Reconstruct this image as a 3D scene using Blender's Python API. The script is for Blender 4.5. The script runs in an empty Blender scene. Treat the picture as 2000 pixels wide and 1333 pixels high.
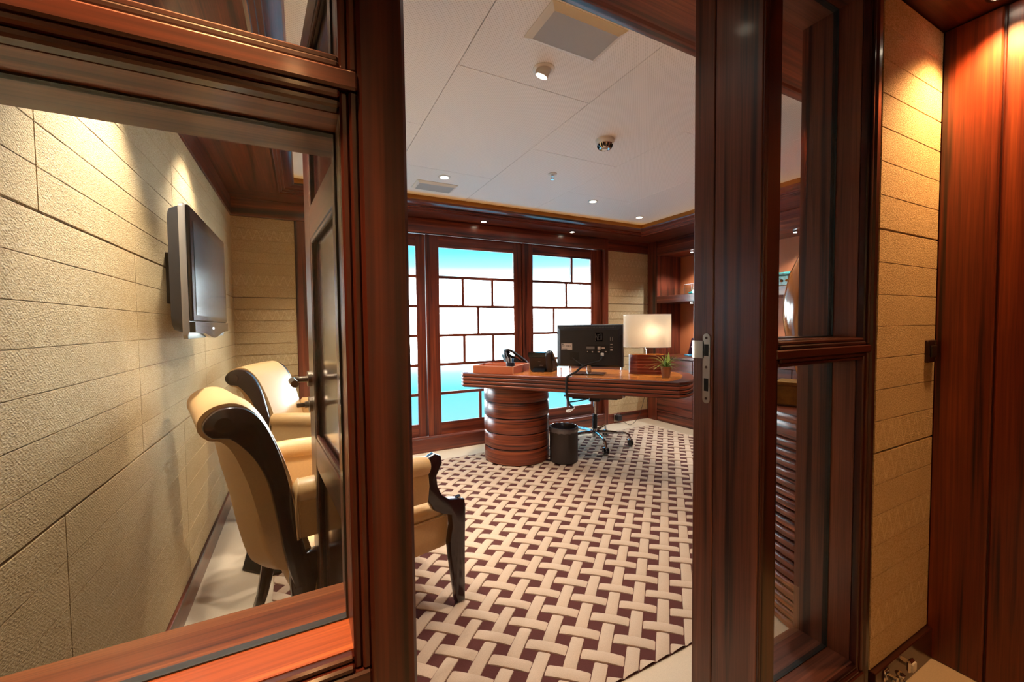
import bpy, bmesh, math, random
from mathutils import Vector, Matrix
random.seed(7)
PI = math.pi
SC = bpy.context.scene
COL = SC.collection

# ------------------------------------------------------------------ camera, world, exposure
cam = bpy.data.cameras.new('camera')
cam.sensor_width = 36.0
cam.lens = 796.376 / 2000 * 36.0
cam.clip_start = 0.02
cam_o = bpy.data.objects.new('camera', cam)
COL.objects.link(cam_o)
Ca = Vector((1550, 48.5, -796.376)).normalized()          # world X seen from the camera
Cb = Vector((-410, 26.5, -796.376)).normalized()          # world Y
Cb = (Cb - Ca * Ca.dot(Cb)).normalized()
Cu = Ca.cross(Cb)
M = Matrix((Ca, Cb, Cu)).to_4x4()
M.translation = Vector((0, 0, 1.2))
cam_o.matrix_world = M
SC.camera = cam_o

SC.view_settings.view_transform = 'Standard'
SC.view_settings.look = 'None'
SC.view_settings.gamma = 1.0
SC.view_settings.exposure = 0.75
SC.view_settings.use_curve_mapping = False
SC.cycles.use_denoising = True
SC.cycles.max_bounces = 10
SC.cycles.transparent_max_bounces = 16
SC.cycles.sample_clamp_indirect = 40.0

W = bpy.data.worlds.new('world')
SC.world = W
W.use_nodes = True
wn = W.node_tree.nodes
wl = W.node_tree.links
wn.clear()
w_out = wn.new('ShaderNodeOutputWorld')
w_bg = wn.new('ShaderNodeBackground')
w_tc = wn.new('ShaderNodeTexCoord')
w_sx = wn.new('ShaderNodeSeparateXYZ')
w_mr = wn.new('ShaderNodeMapRange')
w_cr = wn.new('ShaderNodeValToRGB')
w_mr.inputs['From Min'].default_value = -0.5
w_mr.inputs['From Max'].default_value = 0.5
wl.new(w_tc.outputs['Generated'], w_sx.inputs[0])
wl.new(w_sx.outputs['Z'], w_mr.inputs['Value'])
wl.new(w_mr.outputs[0], w_cr.inputs[0])
wl.new(w_cr.outputs[0], w_bg.inputs['Color'])
wl.new(w_bg.outputs[0], w_out.inputs[0])
el = w_cr.color_ramp.elements
el[0].position = 0.0; el[0].color = (0.01, 0.04, 0.06, 1)      # deck and water below the horizon
el[1].position = 1.0; el[1].color = (0.01, 0.05, 0.09, 1)      # blue overhead
for p_, c_ in ((0.28, (0.010, 0.020, 0.024, 1)), (0.35, (0.005, 0.020, 0.026, 1)), (0.385, (0.02, 0.045, 0.052, 1)), (0.405, (0.07, 0.10, 0.11, 1)),
               (0.43, (1.0, 1.1, 1.12, 1)), (0.5, (1.2, 1.25, 1.25, 1)), (0.59, (1.1, 1.2, 1.25, 1)), (0.615, (0.10, 0.14, 0.15, 1)),
               (0.64, (0.02, 0.05, 0.06, 1)), (0.675, (0.004, 0.022, 0.032, 1))):
    e_ = el.new(p_); e_.color = c_
w_bg.inputs["Strength"].default_value = 14.0

# ------------------------------------------------------------------ materials
def srgb(r, g, b):
    f = lambda c: (c / 255 / 12.92) if c / 255 <= 0.04045 else ((c / 255 + 0.055) / 1.055) ** 2.4
    return (f(r), f(g), f(b), 1.0)

class NT:
    def __init__(self, name):
        self.m = bpy.data.materials.new(name)
        self.m.use_nodes = True
        self.t = self.m.node_tree
        self.t.nodes.clear()
        self.out = self.n('ShaderNodeOutputMaterial')
    def n(self, typ, **kw):
        nd = self.t.nodes.new(typ)
        for k, v in kw.items():
            if k in nd.inputs: nd.inputs[k].default_value = v
            else: setattr(nd, k, v)
        return nd
    def l(self, a, b): self.t.links.new(a, b)
    def math(self, op, a, b=None):
        nd = self.t.nodes.new('ShaderNodeMath'); nd.operation = op
        for i, v in enumerate((a, b)):
            if v is None: continue
            if hasattr(v, 'links'): self.l(v, nd.inputs[i])
            else: nd.inputs[i].default_value = v
        return nd.outputs[0]
    def coords(self, scale, rnd=True):
        tc = self.n('ShaderNodeTexCoord')
        v = tc.outputs['Object']
        if rnd:
            oi = self.n('ShaderNodeObjectInfo')
            sc = self.n('ShaderNodeVectorMath', operation='SCALE')
            cb = self.n('ShaderNodeCombineXYZ')
            for i in range(3): self.l(oi.outputs['Random'], cb.inputs[i])
            self.l(cb.outputs[0], sc.inputs[0]); sc.inputs['Scale'].default_value = 7.0
            ad = self.n('ShaderNodeVectorMath', operation='ADD')
            self.l(v, ad.inputs[0]); self.l(sc.outputs[0], ad.inputs[1]); v = ad.outputs[0]
        mp = self.n('ShaderNodeMapping'); mp.inputs['Scale'].default_value = scale
        self.l(v, mp.inputs['Vector'])
        return mp.outputs[0]
    def noise(self, vec, scale=1.0, detail=4, rough=0.6, dist=0.0):
        nd = self.n('ShaderNodeTexNoise', Scale=scale, Detail=detail, Roughness=rough, Distortion=dist)
        self.l(vec, nd.inputs['Vector'])
        return nd.outputs[0]
    def ramp(self, fac, stops):
        nd = self.n('ShaderNodeValToRGB')
        e = nd.color_ramp.elements
        e[0].position, e[0].color = stops[0]
        e[1].position, e[1].color = stops[-1]
        for p, c in stops[1:-1]:
            x = e.new(p); x.color = c
        self.l(fac, nd.inputs[0])
        return nd.outputs[0]
    def mix(self, fac, a, b, typ='MIX'):
        nd = self.n('ShaderNodeMix'); nd.data_type = 'RGBA'; nd.blend_type = typ
        for s, v in ((0, fac), (6, a), (7, b)):
            if hasattr(v, 'links'): self.l(v, nd.inputs[s])
            else: nd.inputs[s].default_value = v
        return nd.outputs[2]
    def bump(self, h, strength=0.3, dist=0.002):
        nd = self.n('ShaderNodeBump', Strength=strength, Distance=dist)
        self.l(h, nd.inputs['Height'])
        return nd.outputs[0]
    def pbsdf(self, color, rough=0.5, metal=0.0, normal=None, coat=0.0, **kw):
        nd = self.n('ShaderNodeBsdfPrincipled')
        if hasattr(color, 'links'): self.l(color, nd.inputs['Base Color'])
        else: nd.inputs['Base Color'].default_value = color
        if hasattr(rough, 'links'): self.l(rough, nd.inputs['Roughness'])
        else: nd.inputs['Roughness'].default_value = rough
        nd.inputs['Metallic'].default_value = metal
        nd.inputs['Coat Weight'].default_value = coat
        nd.inputs['Coat Roughness'].default_value = 0.12
        for k, v in kw.items(): nd.inputs[k].default_value = v
        if normal is not None: self.l(normal, nd.inputs['Normal'])
        self.l(nd.outputs[0], self.out.inputs[0])
        return nd

def wood(name, axis, dark, mid, light, rough=0.3, coat=0.25, across=26.0, along=0.7):
    t = NT(name)
    s1 = [across] * 3; s2 = [across * 9] * 3
    for ax_ in (axis if isinstance(axis, tuple) else (axis,)):
        s1[ax_] = along; s2[ax_] = along * 7
    n1 = t.noise(t.coords(s1), 1.0, 3, 0.55, 0.35)
    n2 = t.noise(t.coords(s2), 1.0, 2, 0.5)
    c = t.ramp(n1, [(0.36, dark), (0.47, mid), (0.55, mid), (0.66, light)])
    f = t.ramp(n2, [(0.30, (0.62, 0.60, 0.58, 1)), (0.6, (1, 1, 1, 1))])
    c = t.mix(0.8, c, f, 'MULTIPLY')
    b = t.bump(n2, 0.06, 0.001)
    t.pbsdf(c, rough, 0, b, coat)
    return t.m

D1, M1, L1 = srgb(52, 22, 17), srgb(112, 50, 32), srgb(146, 72, 44)
WX = wood('rosewood_along_x', 0, D1, M1, L1)
WY = wood('rosewood_along_y', 1, D1, M1, L1)
WZ = wood('rosewood_along_z', 2, D1, M1, L1)
D2, M2, L2 = srgb(58, 22, 14), srgb(124, 56, 32), srgb(160, 82, 48)
GLOSSW = wood('lacquered_door_panel', 2, srgb(30, 13, 12), srgb(58, 26, 20), srgb(76, 36, 26), 0.12, 0.6)
DX = wood('desk_rosewood_layered', (0, 1), D2, M2, L2, 0.32, 0.12, 85.0, 1.6)
F1, F2, F3 = srgb(27, 11, 10), srgb(66, 26, 19), srgb(88, 39, 26)
FX = wood('frame_rosewood_x', 0, F1, F2, F3, 0.32, 0.2, 30)
FY = wood('frame_rosewood_y', 1, F1, F2, F3, 0.32, 0.2, 30)
FZ = wood('frame_rosewood_z', 2, F1, F2, F3, 0.32, 0.2, 30)
JZ = wood('jamb_rosewood_z', 2, srgb(46, 24, 19), srgb(104, 58, 42), srgb(128, 76, 56), 0.34, 0.15, 32)
JX = wood('reveal_rosewood_x', 0, srgb(46, 24, 19), srgb(104, 58, 42), srgb(128, 76, 56), 0.34, 0.15, 32)
SILL_LIT = wood('sill_rosewood_lit', 0, srgb(72, 30, 16), srgb(132, 66, 30), srgb(160, 88, 44), 0.3, 0.2, 34)  # brighter, more orange copy of the frame wood; lamplight painted into the sill
BOARDZ = wood('end_board_wood', 2, srgb(44, 14, 10), srgb(112, 44, 20), srgb(140, 62, 28), 0.35, 0.15, 30)
LAMPW = wood('lamp_base_wood', (0, 1), srgb(104, 38, 28), srgb(122, 48, 34), srgb(134, 56, 38), 0.35, 0.2, 60, 2)
INLAY = wood('desk_inlay_leather', 0, srgb(204, 116, 48), srgb(222, 134, 58), srgb(232, 150, 70), 0.2, 0.35, 8)
EBONY = wood('chair_frame_wood', 2, srgb(26, 12, 12), srgb(40, 18, 18), srgb(54, 24, 22), 0.25, 0.4)

def plain(name, c, rough=0.5, metal=0.0, coat=0.0, noise=0.0, bump=0.0, nscale=120, **kw):
    t = NT(name)
    col, nor = c, None
    if noise or bump:
        n = t.noise(t.coords((nscale,) * 3), 1.0, 3, 0.6)
        if noise:
            lo = tuple(x * (1 - noise) for x in c[:3]) + (1,)
            hi = tuple(min(1, x * (1 + noise)) for x in c[:3]) + (1,)
            col = t.ramp(n, [(0.3, lo), (0.7, hi)])
        if bump: nor = t.bump(n, bump, 0.002)
    t.pbsdf(col, rough, metal, nor, coat, **kw)
    return t.m

def cloth_mat(name, wave):
    t = NT(name)
    base, hi, lo = srgb(212, 180, 130), srgb(228, 206, 166), srgb(184, 148, 98)
    v = t.coords((1, 1, 1), rnd=False)
    vr = t.coords((150, 150, 330))
    n = t.noise(vr, 1.0, 3, 0.65, 0.3)
    n2 = t.noise(t.coords((6, 6, 6)), 1.0, 2, 0.5)
    c = t.ramp(n, [(0.3, lo), (0.5, base), (0.72, hi)])
    c = t.mix(0.35, c, t.ramp(n2, [(0.3, (0.80, 0.78, 0.74, 1)), (0.7, (1, 1, 1, 1))]), 'MULTIPLY')
    sp = t.n('ShaderNodeSeparateXYZ'); t.l(v, sp.inputs[0])
    if wave:
        s = t.math('SINE', t.math('MULTIPLY', sp.outputs['X'], 2 * PI / 0.058))
        d = t.math('ABSOLUTE', t.math('SUBTRACT', sp.outputs['Z'], t.math('MULTIPLY', s, 0.032)))
        mk_ = t.math('LESS_THAN', d, 0.008)
        h = t.math('ADD', t.math('MULTIPLY', mk_, 0.6), n)
        c = t.mix(t.math('MULTIPLY', mk_, 0.45), c, srgb(236, 214, 164))
    else:
        dg = t.math('SINE', t.math('MULTIPLY', t.math('ADD', sp.outputs['X'], sp.outputs['Z']), 2 * PI / 0.009))
        h = t.math('ADD', t.math('MULTIPLY', dg, 0.04), n)
    b = t.bump(h, 0.75, 0.007)
    t.pbsdf(c, 0.75, 0, b)
    return t.m
CLOTH_P = cloth_mat('woven_cloth_plain', False)
CLOTH_W = cloth_mat('woven_cloth_wave', True)

def ceiling_mat():
    t = NT('perforated_white_panel')
    sp = t.n('ShaderNodeSeparateXYZ'); t.l(t.coords((1, 1, 1), rnd=False), sp.inputs[0])
    k = 2 * PI / 0.0125
    sx = t.math('SINE', t.math('MULTIPLY', sp.outputs['X'], k))
    sy = t.math('SINE', t.math('MULTIPLY', sp.outputs['Y'], k))
    d = t.math('GREATER_THAN', t.math('MULTIPLY', sx, sy), 0.45)
    c = t.mix(t.math('MULTIPLY', d, 0.30), srgb(246, 244, 244), srgb(140, 130, 122))
    t.pbsdf(c, 0.6)
    return t.m
CEIL = ceiling_mat()

def glass_mat(name, tint=(0.96, 0.98, 0.97, 1), refl=1.0):
    t = NT(name)
    tr = t.n('ShaderNodeBsdfTransparent', Color=tint)
    gl = t.n('ShaderNodeBsdfGlossy', Roughness=0.01)
    fr = t.n('ShaderNodeFresnel', IOR=1.45)
    ge = t.n('ShaderNodeNewGeometry')
    t.l(t.math('SUBTRACT', 1.45, t.math('MULTIPLY', ge.outputs['Backfacing'], 1.45 - 1 / 1.45)), fr.inputs['IOR'])
    mx = t.n('ShaderNodeMixShader')
    t.l(t.math('MULTIPLY', fr.outputs[0], refl), mx.inputs[0])
    t.l(tr.outputs[0], mx.inputs[1]); t.l(gl.outputs[0], mx.inputs[2])
    t.l(mx.outputs[0], t.out.inputs[0])
    return t.m
GLASS = glass_mat('clear_pane_glass')
ACRYL = glass_mat('clear_acrylic', (0.9, 0.95, 0.97, 1))

def frost_mat():
    t = NT('frosted_window_glass')
    g = t.n('ShaderNodeBsdfGlass', Roughness=0.09, IOR=1.25, Color=(0.97, 0.99, 1, 1))
    g.distribution = 'BECKMANN'
    tl = t.n('ShaderNodeBsdfTranslucent', Color=(0.75, 0.85, 0.9, 1))
    mx = t.n('ShaderNodeMixShader'); mx.inputs[0].default_value = 0.008
    t.l(g.outputs[0], mx.inputs[1]); t.l(tl.outputs[0], mx.inputs[2])
    em = t.n('ShaderNodeEmission', Color=(0.16, 0.72, 1.0, 1), Strength=0.20)  # even cyan glow added to the panes in place of scattered daylight
    ad = t.n('ShaderNodeAddShader')
    t.l(mx.outputs[0], ad.inputs[0]); t.l(em.outputs[0], ad.inputs[1])
    t.l(ad.outputs[0], t.out.inputs[0])
    return t.m
FROST = frost_mat()

def emit(name, c, s):
    t = NT(name)
    e = t.n('ShaderNodeEmission', Color=c, Strength=s)
    t.l(e.outputs[0], t.out.inputs[0])
    return t.m

def shade_mat():
    t = NT('linen_lamp_shade')
    n = t.noise(t.coords((500, 500, 900)), 1, 2, 0.6)
    c = t.ramp(n, [(0.3, srgb(232, 222, 206)), (0.7, srgb(250, 244, 234))])
    d = t.n('ShaderNodeBsdfDiffuse'); t.l(c, d.inputs[0])
    tl = t.n('ShaderNodeBsdfTranslucent'); t.l(c, tl.inputs[0])
    mx = t.n('ShaderNodeMixShader'); mx.inputs[0].default_value = 0.6
    t.l(d.outputs[0], mx.inputs[1]); t.l(tl.outputs[0], mx.inputs[2])
    t.l(mx.outputs[0], t.out.inputs[0])
    return t.m
SHADE = shade_mat()

LEATHER = plain('cream_leather', srgb(206, 164, 110), 0.44, coat=0.04, noise=0.05, bump=0.06, nscale=160)
PIPING = plain('leather_piping', srgb(206, 166, 114), 0.4)
BEIGE = plain('beige_floor_carpet', srgb(214, 192, 164), 0.9, noise=0.06, bump=0.15, nscale=300)
PILE_L = plain('cream_carpet_pile', srgb(196, 168, 142), 0.95, noise=0.08, bump=0.35, nscale=330)
PILE_D = plain('brown_carpet_pile', srgb(84, 38, 30), 0.95, noise=0.18, bump=0.4, nscale=420)
CHROME = plain('chrome', srgb(210, 210, 212), 0.08, 1.0)
STEEL = plain('brushed_steel', srgb(168, 156, 142), 0.32, 1.0)
NICKEL = plain('satin_nickel', srgb(140, 122, 104), 0.36, 1.0)
BRONZE = plain('bronze_plate', srgb(72, 50, 44), 0.4, 0.7)
BLACKP = plain('black_plastic', srgb(34, 34, 38), 0.42, noise=0.05)
BLACKG = plain('glossy_black', srgb(10, 10, 12), 0.08, coat=0.5)
DARKM = plain('dark_metal', srgb(40, 34, 28), 0.4, 0.6)
RUBBER = plain('black_rubber', srgb(22, 20, 20), 0.6)
HOLE = plain('dark_slot', srgb(6, 6, 6), 0.9)
WHITEP = plain('white_plastic', srgb(226, 222, 216), 0.4)
GREYP = plain('speaker_grille', srgb(176, 174, 172), 0.6, noise=0.06, nscale=700)
SILVERP = plain('silver_plastic', srgb(150, 140, 130), 0.35, 0.5)
TANBOX = plain('tan_leather', srgb(186, 96, 56), 0.5, noise=0.05, bump=0.1, nscale=200)
TANEDGE = plain('tan_stitching', srgb(226, 176, 136), 0.6)
BACKL = plain('orange_leather_panel', srgb(176, 96, 52), 0.5, noise=0.05, bump=0.08, nscale=150)
SEATL = plain('brown_seat_leather', srgb(118, 74, 56), 0.45, noise=0.04)
BAG = plain('plastic_bin_liner', srgb(70, 66, 70), 0.25, coat=0.4, alpha=None) if False else plain('plastic_bin_liner', srgb(96, 90, 92), 0.25, coat=0.4)
BINM = plain('dark_leather_bin', srgb(52, 42, 38), 0.55, noise=0.08)
POT = plain('terracotta_pot', srgb(150, 98, 60), 0.55, noise=0.08)
LEAF = plain('green_leaf', srgb(112, 150, 44), 0.45, noise=0.3, nscale=40)
LEAF2 = plain('striped_leaf', srgb(176, 196, 96), 0.45, noise=0.3, nscale=60)
TURQ = plain('turquoise_glass', srgb(60, 200, 190), 0.1, coat=0.5)
TEALBOX = plain('pale_blue_acrylic', srgb(96, 176, 206), 0.15, coat=0.5)
GOLD = plain('gold_leaf_bronze', srgb(150, 108, 44), 0.45, 0.5, noise=0.3, nscale=24)
AMBER = plain('amber_lacquer', srgb(170, 98, 44), 0.15, coat=0.8)
PAPERW = plain('white_sticker', srgb(206, 196, 186), 0.6)
INK = plain('black_ink', srgb(26, 24, 24), 0.6)
INKG = plain('grey_ink', srgb(120, 118, 116), 0.6)
NAVY = plain('navy_gloss', srgb(16, 22, 44), 0.1, coat=0.6)
COVEG = plain('gilded_cove', srgb(150, 98, 26), 0.4, 0.3)
GASKET = plain('glazing_gasket', srgb(24, 26, 26), 0.5)
TEALM = plain('mosaic_teal', srgb(64, 140, 130), 0.25, noise=0.5, nscale=60)
def blueglass():
    t = NT('blue_art_glass')
    t.pbsdf(srgb(110, 190, 222), 0.05, 0, None, 0.3, **{'Transmission Weight': 0.6, 'IOR': 1.4})
    return t.m
BLUEG = blueglass()
TVSCR = plain('tv_screen', srgb(26, 28, 34), 0.14, coat=0.6)

# ------------------------------------------------------------------ mesh helpers
def box(bm, x0, x1, y0, y1, z0, z1, b=0.0, seg=1):
    r = bmesh.ops.create_cube(bm, size=1.0)
    vs = r['verts']
    bmesh.ops.scale(bm, vec=(abs(x1 - x0), abs(y1 - y0), abs(z1 - z0)), verts=vs)
    bmesh.ops.translate(bm, vec=((x0 + x1) / 2, (y0 + y1) / 2, (z0 + z1) / 2), verts=vs)
    if b > 0:
        es = list({e for v in vs for e in v.link_edges})
        bmesh.ops.bevel(bm, geom=es, offset=b, segments=seg, profile=0.5, affect='EDGES')
    return bm

def frame_z(d):
    d = d.normalized()
    a = Vector((0, 0, 1)) if abs(d.z) < 0.9 else Vector((1, 0, 0))
    x = a.cross(d).normalized()
    return x, d.cross(x)

def cyl(bm, p0, p1, r0, r1=None, n=16, cap=True):
    p0, p1 = Vector(p0), Vector(p1)
    r1 = r0 if r1 is None else r1
    x, y = frame_z(p1 - p0)
    A = [bm.verts.new(p0 + (x * math.cos(2 * PI * i / n) + y * math.sin(2 * PI * i / n)) * r0) for i in range(n)]
    B = [bm.verts.new(p1 + (x * math.cos(2 * PI * i / n) + y * math.sin(2 * PI * i / n)) * r1) for i in range(n)]
    for i in range(n):
        bm.faces.new((A[i], A[(i + 1) % n], B[(i + 1) % n], B[i]))
    if cap:
        bm.faces.new(A[::-1]); bm.faces.new(B)
    return bm

def tube(bm, pts, r, n=8, cap=True):
    pts = [Vector(p) for p in pts]
    rr = r if isinstance(r, (list, tuple)) else [r] * len(pts)
    rings = []
    px = None
    for i, p in enumerate(pts):
        d = (pts[min(i + 1, len(pts) - 1)] - pts[max(i - 1, 0)]).normalized()
        if px is None: x, y = frame_z(d)
        else:
            x = (px - d * px.dot(d)).normalized(); y = d.cross(x)
        px = x
        rings.append([bm.verts.new(p + (x * math.cos(2 * PI * k / n) + y * math.sin(2 * PI * k / n)) * rr[i]) for k in range(n)])
    for a, b in zip(rings, rings[1:]):
        for k in range(n):
            bm.faces.new((a[k], a[(k + 1) % n], b[(k + 1) % n], b[k]))
    if cap:
        bm.faces.new(rings[0][::-1]); bm.faces.new(rings[-1])
    return bm

def lathe(bm, prof, n=32, c=(0, 0, 0), sx=1.0, sy=1.0, close=True):
    rings = []
    for r, z in prof:
        rings.append([bm.verts.new((c[0] + sx * r * math.cos(2 * PI * k / n), c[1] + sy * r * math.sin(2 * PI * k / n), c[2] + z)) for k in range(n)])
    for a, b in zip(rings, rings[1:]):
        for k in range(n):
            bm.faces.new((a[k], a[(k + 1) % n], b[(k + 1) % n], b[k]))
    if close:
        bm.faces.new(rings[0][::-1]); bm.faces.new(rings[-1])
    return bm

def loft(bm, rings, cap=True, closed=True):
    R = [[bm.verts.new(p) for p in r] for r in rings]
    n = len(R[0])
    for a, b in zip(R, R[1:]):
        for k in range(n if closed else n - 1):
            bm.faces.new((a[k], a[(k + 1) % n], b[(k + 1) % n], b[k]))
    if cap:
        bm.faces.new(R[0][::-1]); bm.faces.new(R[-1])
    return bm

def prism(bm, poly, z0, z1, b=0.0, seg=2):
    A = [bm.verts.new((x, y, z0)) for x, y in poly]
    B = [bm.verts.new((x, y, z1)) for x, y in poly]
    n = len(poly)
    fb = bm.faces.new(A[::-1]); ft = bm.faces.new(B)
    for i in range(n):
        bm.faces.new((A[i], A[(i + 1) % n], B[(i + 1) % n], B[i]))
    bmesh.ops.recalc_face_normals(bm, faces=bm.faces)
    if b > 0:
        es = list(fb.edges) + list(ft.edges)
        bmesh.ops.bevel(bm, geom=es, offset=b, segments=seg, profile=0.5, affect='EDGES')
    return bm

def plate_xz(bm, poly, y0, y1, b=0.0):
    """extrude an (x,z) outline along y"""
    A = [bm.verts.new((x, y0, z)) for x, z in poly]
    B = [bm.verts.new((x, y1, z)) for x, z in poly]
    n = len(poly)
    fa = bm.faces.new(A); fb = bm.faces.new(B[::-1])
    for i in range(n):
        bm.faces.new((A[i], B[i], B[(i + 1) % n], A[(i + 1) % n]))
    bmesh.ops.recalc_face_normals(bm, faces=bm.faces)
    if b > 0:
        bmesh.ops.bevel(bm, geom=list(fa.edges) + list(fb.edges), offset=b, segments=2, profile=0.5, affect='EDGES')
    return bm

def NB(): return bmesh.new()

def obj(name, bm, mat, parent=None, smooth=True, loc=None, rot=None, ang=32, kind=None):
    me = bpy.data.meshes.new(name)
    bmesh.ops.recalc_face_normals(bm, faces=bm.faces)
    bm.to_mesh(me); bm.free()
    me.materials.append(mat)
    if smooth:
        me.polygons.foreach_set('use_smooth', [True] * len(me.polygons))
        me.set_sharp_from_angle(angle=math.radians(ang))
    o = bpy.data.objects.new(name, me)
    COL.objects.link(o)
    if parent is not None: o.parent = parent
    if loc: o.location = loc
    if rot: o.rotation_euler = rot
    if kind: o['kind'] = kind
    return o

def bxo(name, dims, mat, parent=None, b=0.0, **kw):
    return obj(name, box(NB(), *dims, b), mat, parent, **kw)

def thing(name, label, cat, loc=(0, 0, 0), rz=0.0, group=None, kind=None):
    o = bpy.data.objects.new(name, None)
    COL.objects.link(o)
    o.location = loc; o.rotation_euler = (0, 0, rz)
    o.empty_display_size = 0.1
    tag(o, label, cat, group, kind)
    return o

def tag(o, label, cat, group=None, kind=None):
    o['label'] = label; o['category'] = cat
    if group: o['group'] = group
    if kind: o['kind'] = kind
    return o

def copy_tree(o, parent=None):
    c = o.copy(); COL.objects.link(c)
    if parent is not None: c.parent = parent
    for ch in list(o.children): copy_tree(ch, c)
    return c

def light(name, typ, loc, energy, color, parent=None, target=None, size=0.03, spot=None, blend=0.6):
    L = bpy.data.lights.new(name, typ)
    L.energy = energy; L.color = color
    if typ in ('POINT', 'SPOT'): L.shadow_soft_size = size
    if typ == 'SPOT':
        L.spot_size = math.radians(spot or 80); L.spot_blend = blend
    o = bpy.data.objects.new(name, L)
    COL.objects.link(o)
    o.location = loc
    if target is not None:
        o.rotation_euler = (Vector(target) - Vector(loc)).to_track_quat('-Z', 'Y').to_euler()
    if parent is not None: o.parent = parent
    return o

# ------------------------------------------------------------------ setting: dimensions (m)
XL, XR = -0.47, 3.87            # office side walls
YF, YP, YB = 0.58, 0.77, 3.80   # partition front face, partition back face, back wall
ZS, ZC = 2.20, 2.31             # soffit, tray ceiling
CX0, CX1, CY0, CY1 = -0.06, 3.43, 1.10, 3.456

# floor
fl = bxo('floor', (-1.6, 4.4, -1.0, 4.1, -0.10, 0.0), BEIGE, kind='structure')
tag(fl, 'smooth beige floor around the woven carpet', 'floor')

# ---- rug let into the floor: dark ground with a basket weave of cream strips
rug = bxo('woven_rug', (-0.15, 3.62, 1.013, 3.49, 0.0005, 0.004), PILE_D)
tag(rug, 'brown and cream basket weave carpet across the office floor', 'rug')
RP, RWD = 0.1015, 0.049
a1, a2 = math.radians(-41.5), math.radians(42.0)
d1 = Vector((math.cos(a1), math.sin(a1), 0)); d2 = Vector((math.cos(a2), math.sin(a2), 0))
O0 = Vector((1.075, 1.388, 0))
def strip_mesh(L, Wd, dA, dB):
    bm = NB()
    secs = [(-0.5, 0.0045), (-0.44, 0.0085), (-0.25, 0.0115), (0.0, 0.0125), (0.25, 0.0115), (0.44, 0.0085), (0.5, 0.0045)]
    R = []
    for s, h in secs:
        c = dA * (s * L)
        R.append([c - dB * (Wd / 2) + Vector((0, 0, 0.001)), c - dB * (Wd * 0.47) + Vector((0, 0, h * 0.72)), c - dB * (Wd * 0.3) + Vector((0, 0, h)),
                  c + dB * (Wd * 0.3) + Vector((0, 0, h)), c + dB * (Wd * 0.47) + Vector((0, 0, h * 0.72)), c + dB * (Wd / 2) + Vector((0, 0, 0.001))])
    loft(bm, R, cap=False, closed=False)
    return bm
SL = 2 * RP - RWD - 0.004
mh = obj('woven_strip', strip_mesh(SL, RWD, d1, d2), PILE_L, rug)
mv = obj('woven_strip', strip_mesh(SL, RWD, d2, d1), PILE_L, rug)
cells = []
for i in range(-60, 60):
    for j in range(-60, 60):
        p = O0 + d1 * (i * RP) + d2 * (j * RP)
        if -0.27 < p.x < 3.74 and 0.9 < p.y < 3.6: cells.append((p.length, p, (i + j) % 2 == 0))
cells.sort(key=lambda c: c[0])
rest = NB()
n_ind = 0
def inside(p, h):
    dd = (d1 if h else d2) * (SL / 2); w_ = (d2 if h else d1) * (RWD / 2)
    for q in (p + dd + w_, p + dd - w_, p - dd + w_, p - dd - w_):
        if not (-0.15 < q.x < 3.62 and 1.013 < q.y < 3.49): return False
    return True
def visible_part(p):
    return p.y > 0.30 * p.x + 0.75 and p.x > 0.18 * p.y - 0.1
first_h = first_v = True
for dist, p, h in cells:
    if (p - Vector((2.10, 0.775, 0))).length < 0.47: continue
    if inside(p, h) and n_ind < 298 and visible_part(p):
        src = mh if h else mv
        if h and first_h: o = mh; first_h = False
        elif not h and first_v: o = mv; first_v = False
        else:
            o = src.copy(); COL.objects.link(o); o.parent = rug
        o.location = p; n_ind += 1
    else:
        b2 = strip_mesh(SL, RWD, d1 if h else d2, d2 if h else d1)
        bmesh.ops.translate(b2, vec=p, verts=b2.verts)
        if not inside(p, h):
            for co, no in (((-0.15, 0, 0), (-1, 0, 0)), ((3.62, 0, 0), (1, 0, 0)), ((0, 1.013, 0), (0, -1, 0)), ((0, 3.49, 0), (0, 1, 0))):
                bmesh.ops.bisect_plane(b2, geom=b2.verts[:] + b2.edges[:] + b2.faces[:], plane_co=co, plane_no=no, clear_outer=True)
        tmp = bpy.data.meshes.new('tmp'); b2.to_mesh(tmp); b2.free()
        rest.from_mesh(tmp); bpy.data.meshes.remove(tmp)
obj('woven_strips_beyond', rest, PILE_L, rug, kind='stuff')

# ---- ceiling: tray of running-bond perforated tiles
ceil = bxo('ceiling', (-0.5, 4.4, YP, 4.0, ZC + 0.02, ZC + 0.08), plain('ceiling_void', srgb(90, 86, 84), 0.8), kind='structure')
tag(ceil, 'white perforated panel ceiling of the office', 'ceiling')
cxs = [CX0 - 0.03, 0.62, 1.315, 2.01, 2.71, CX1 + 0.03]
for ci in range(5):
    ys = [CY0 - 0.03, 1.68, 2.85, CY1 + 0.03] if ci % 2 else [CY0 - 0.03, 2.262, CY1 + 0.03]
    for y0, y1 in zip(ys, ys[1:]):
        bxo('ceiling_tile', (cxs[ci] + 0.0012, cxs[ci + 1] - 0.0012, y0 + 0.0012, y1 - 0.0012, ZC, ZC + 0.02), CEIL, ceil, 0.001)

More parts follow.
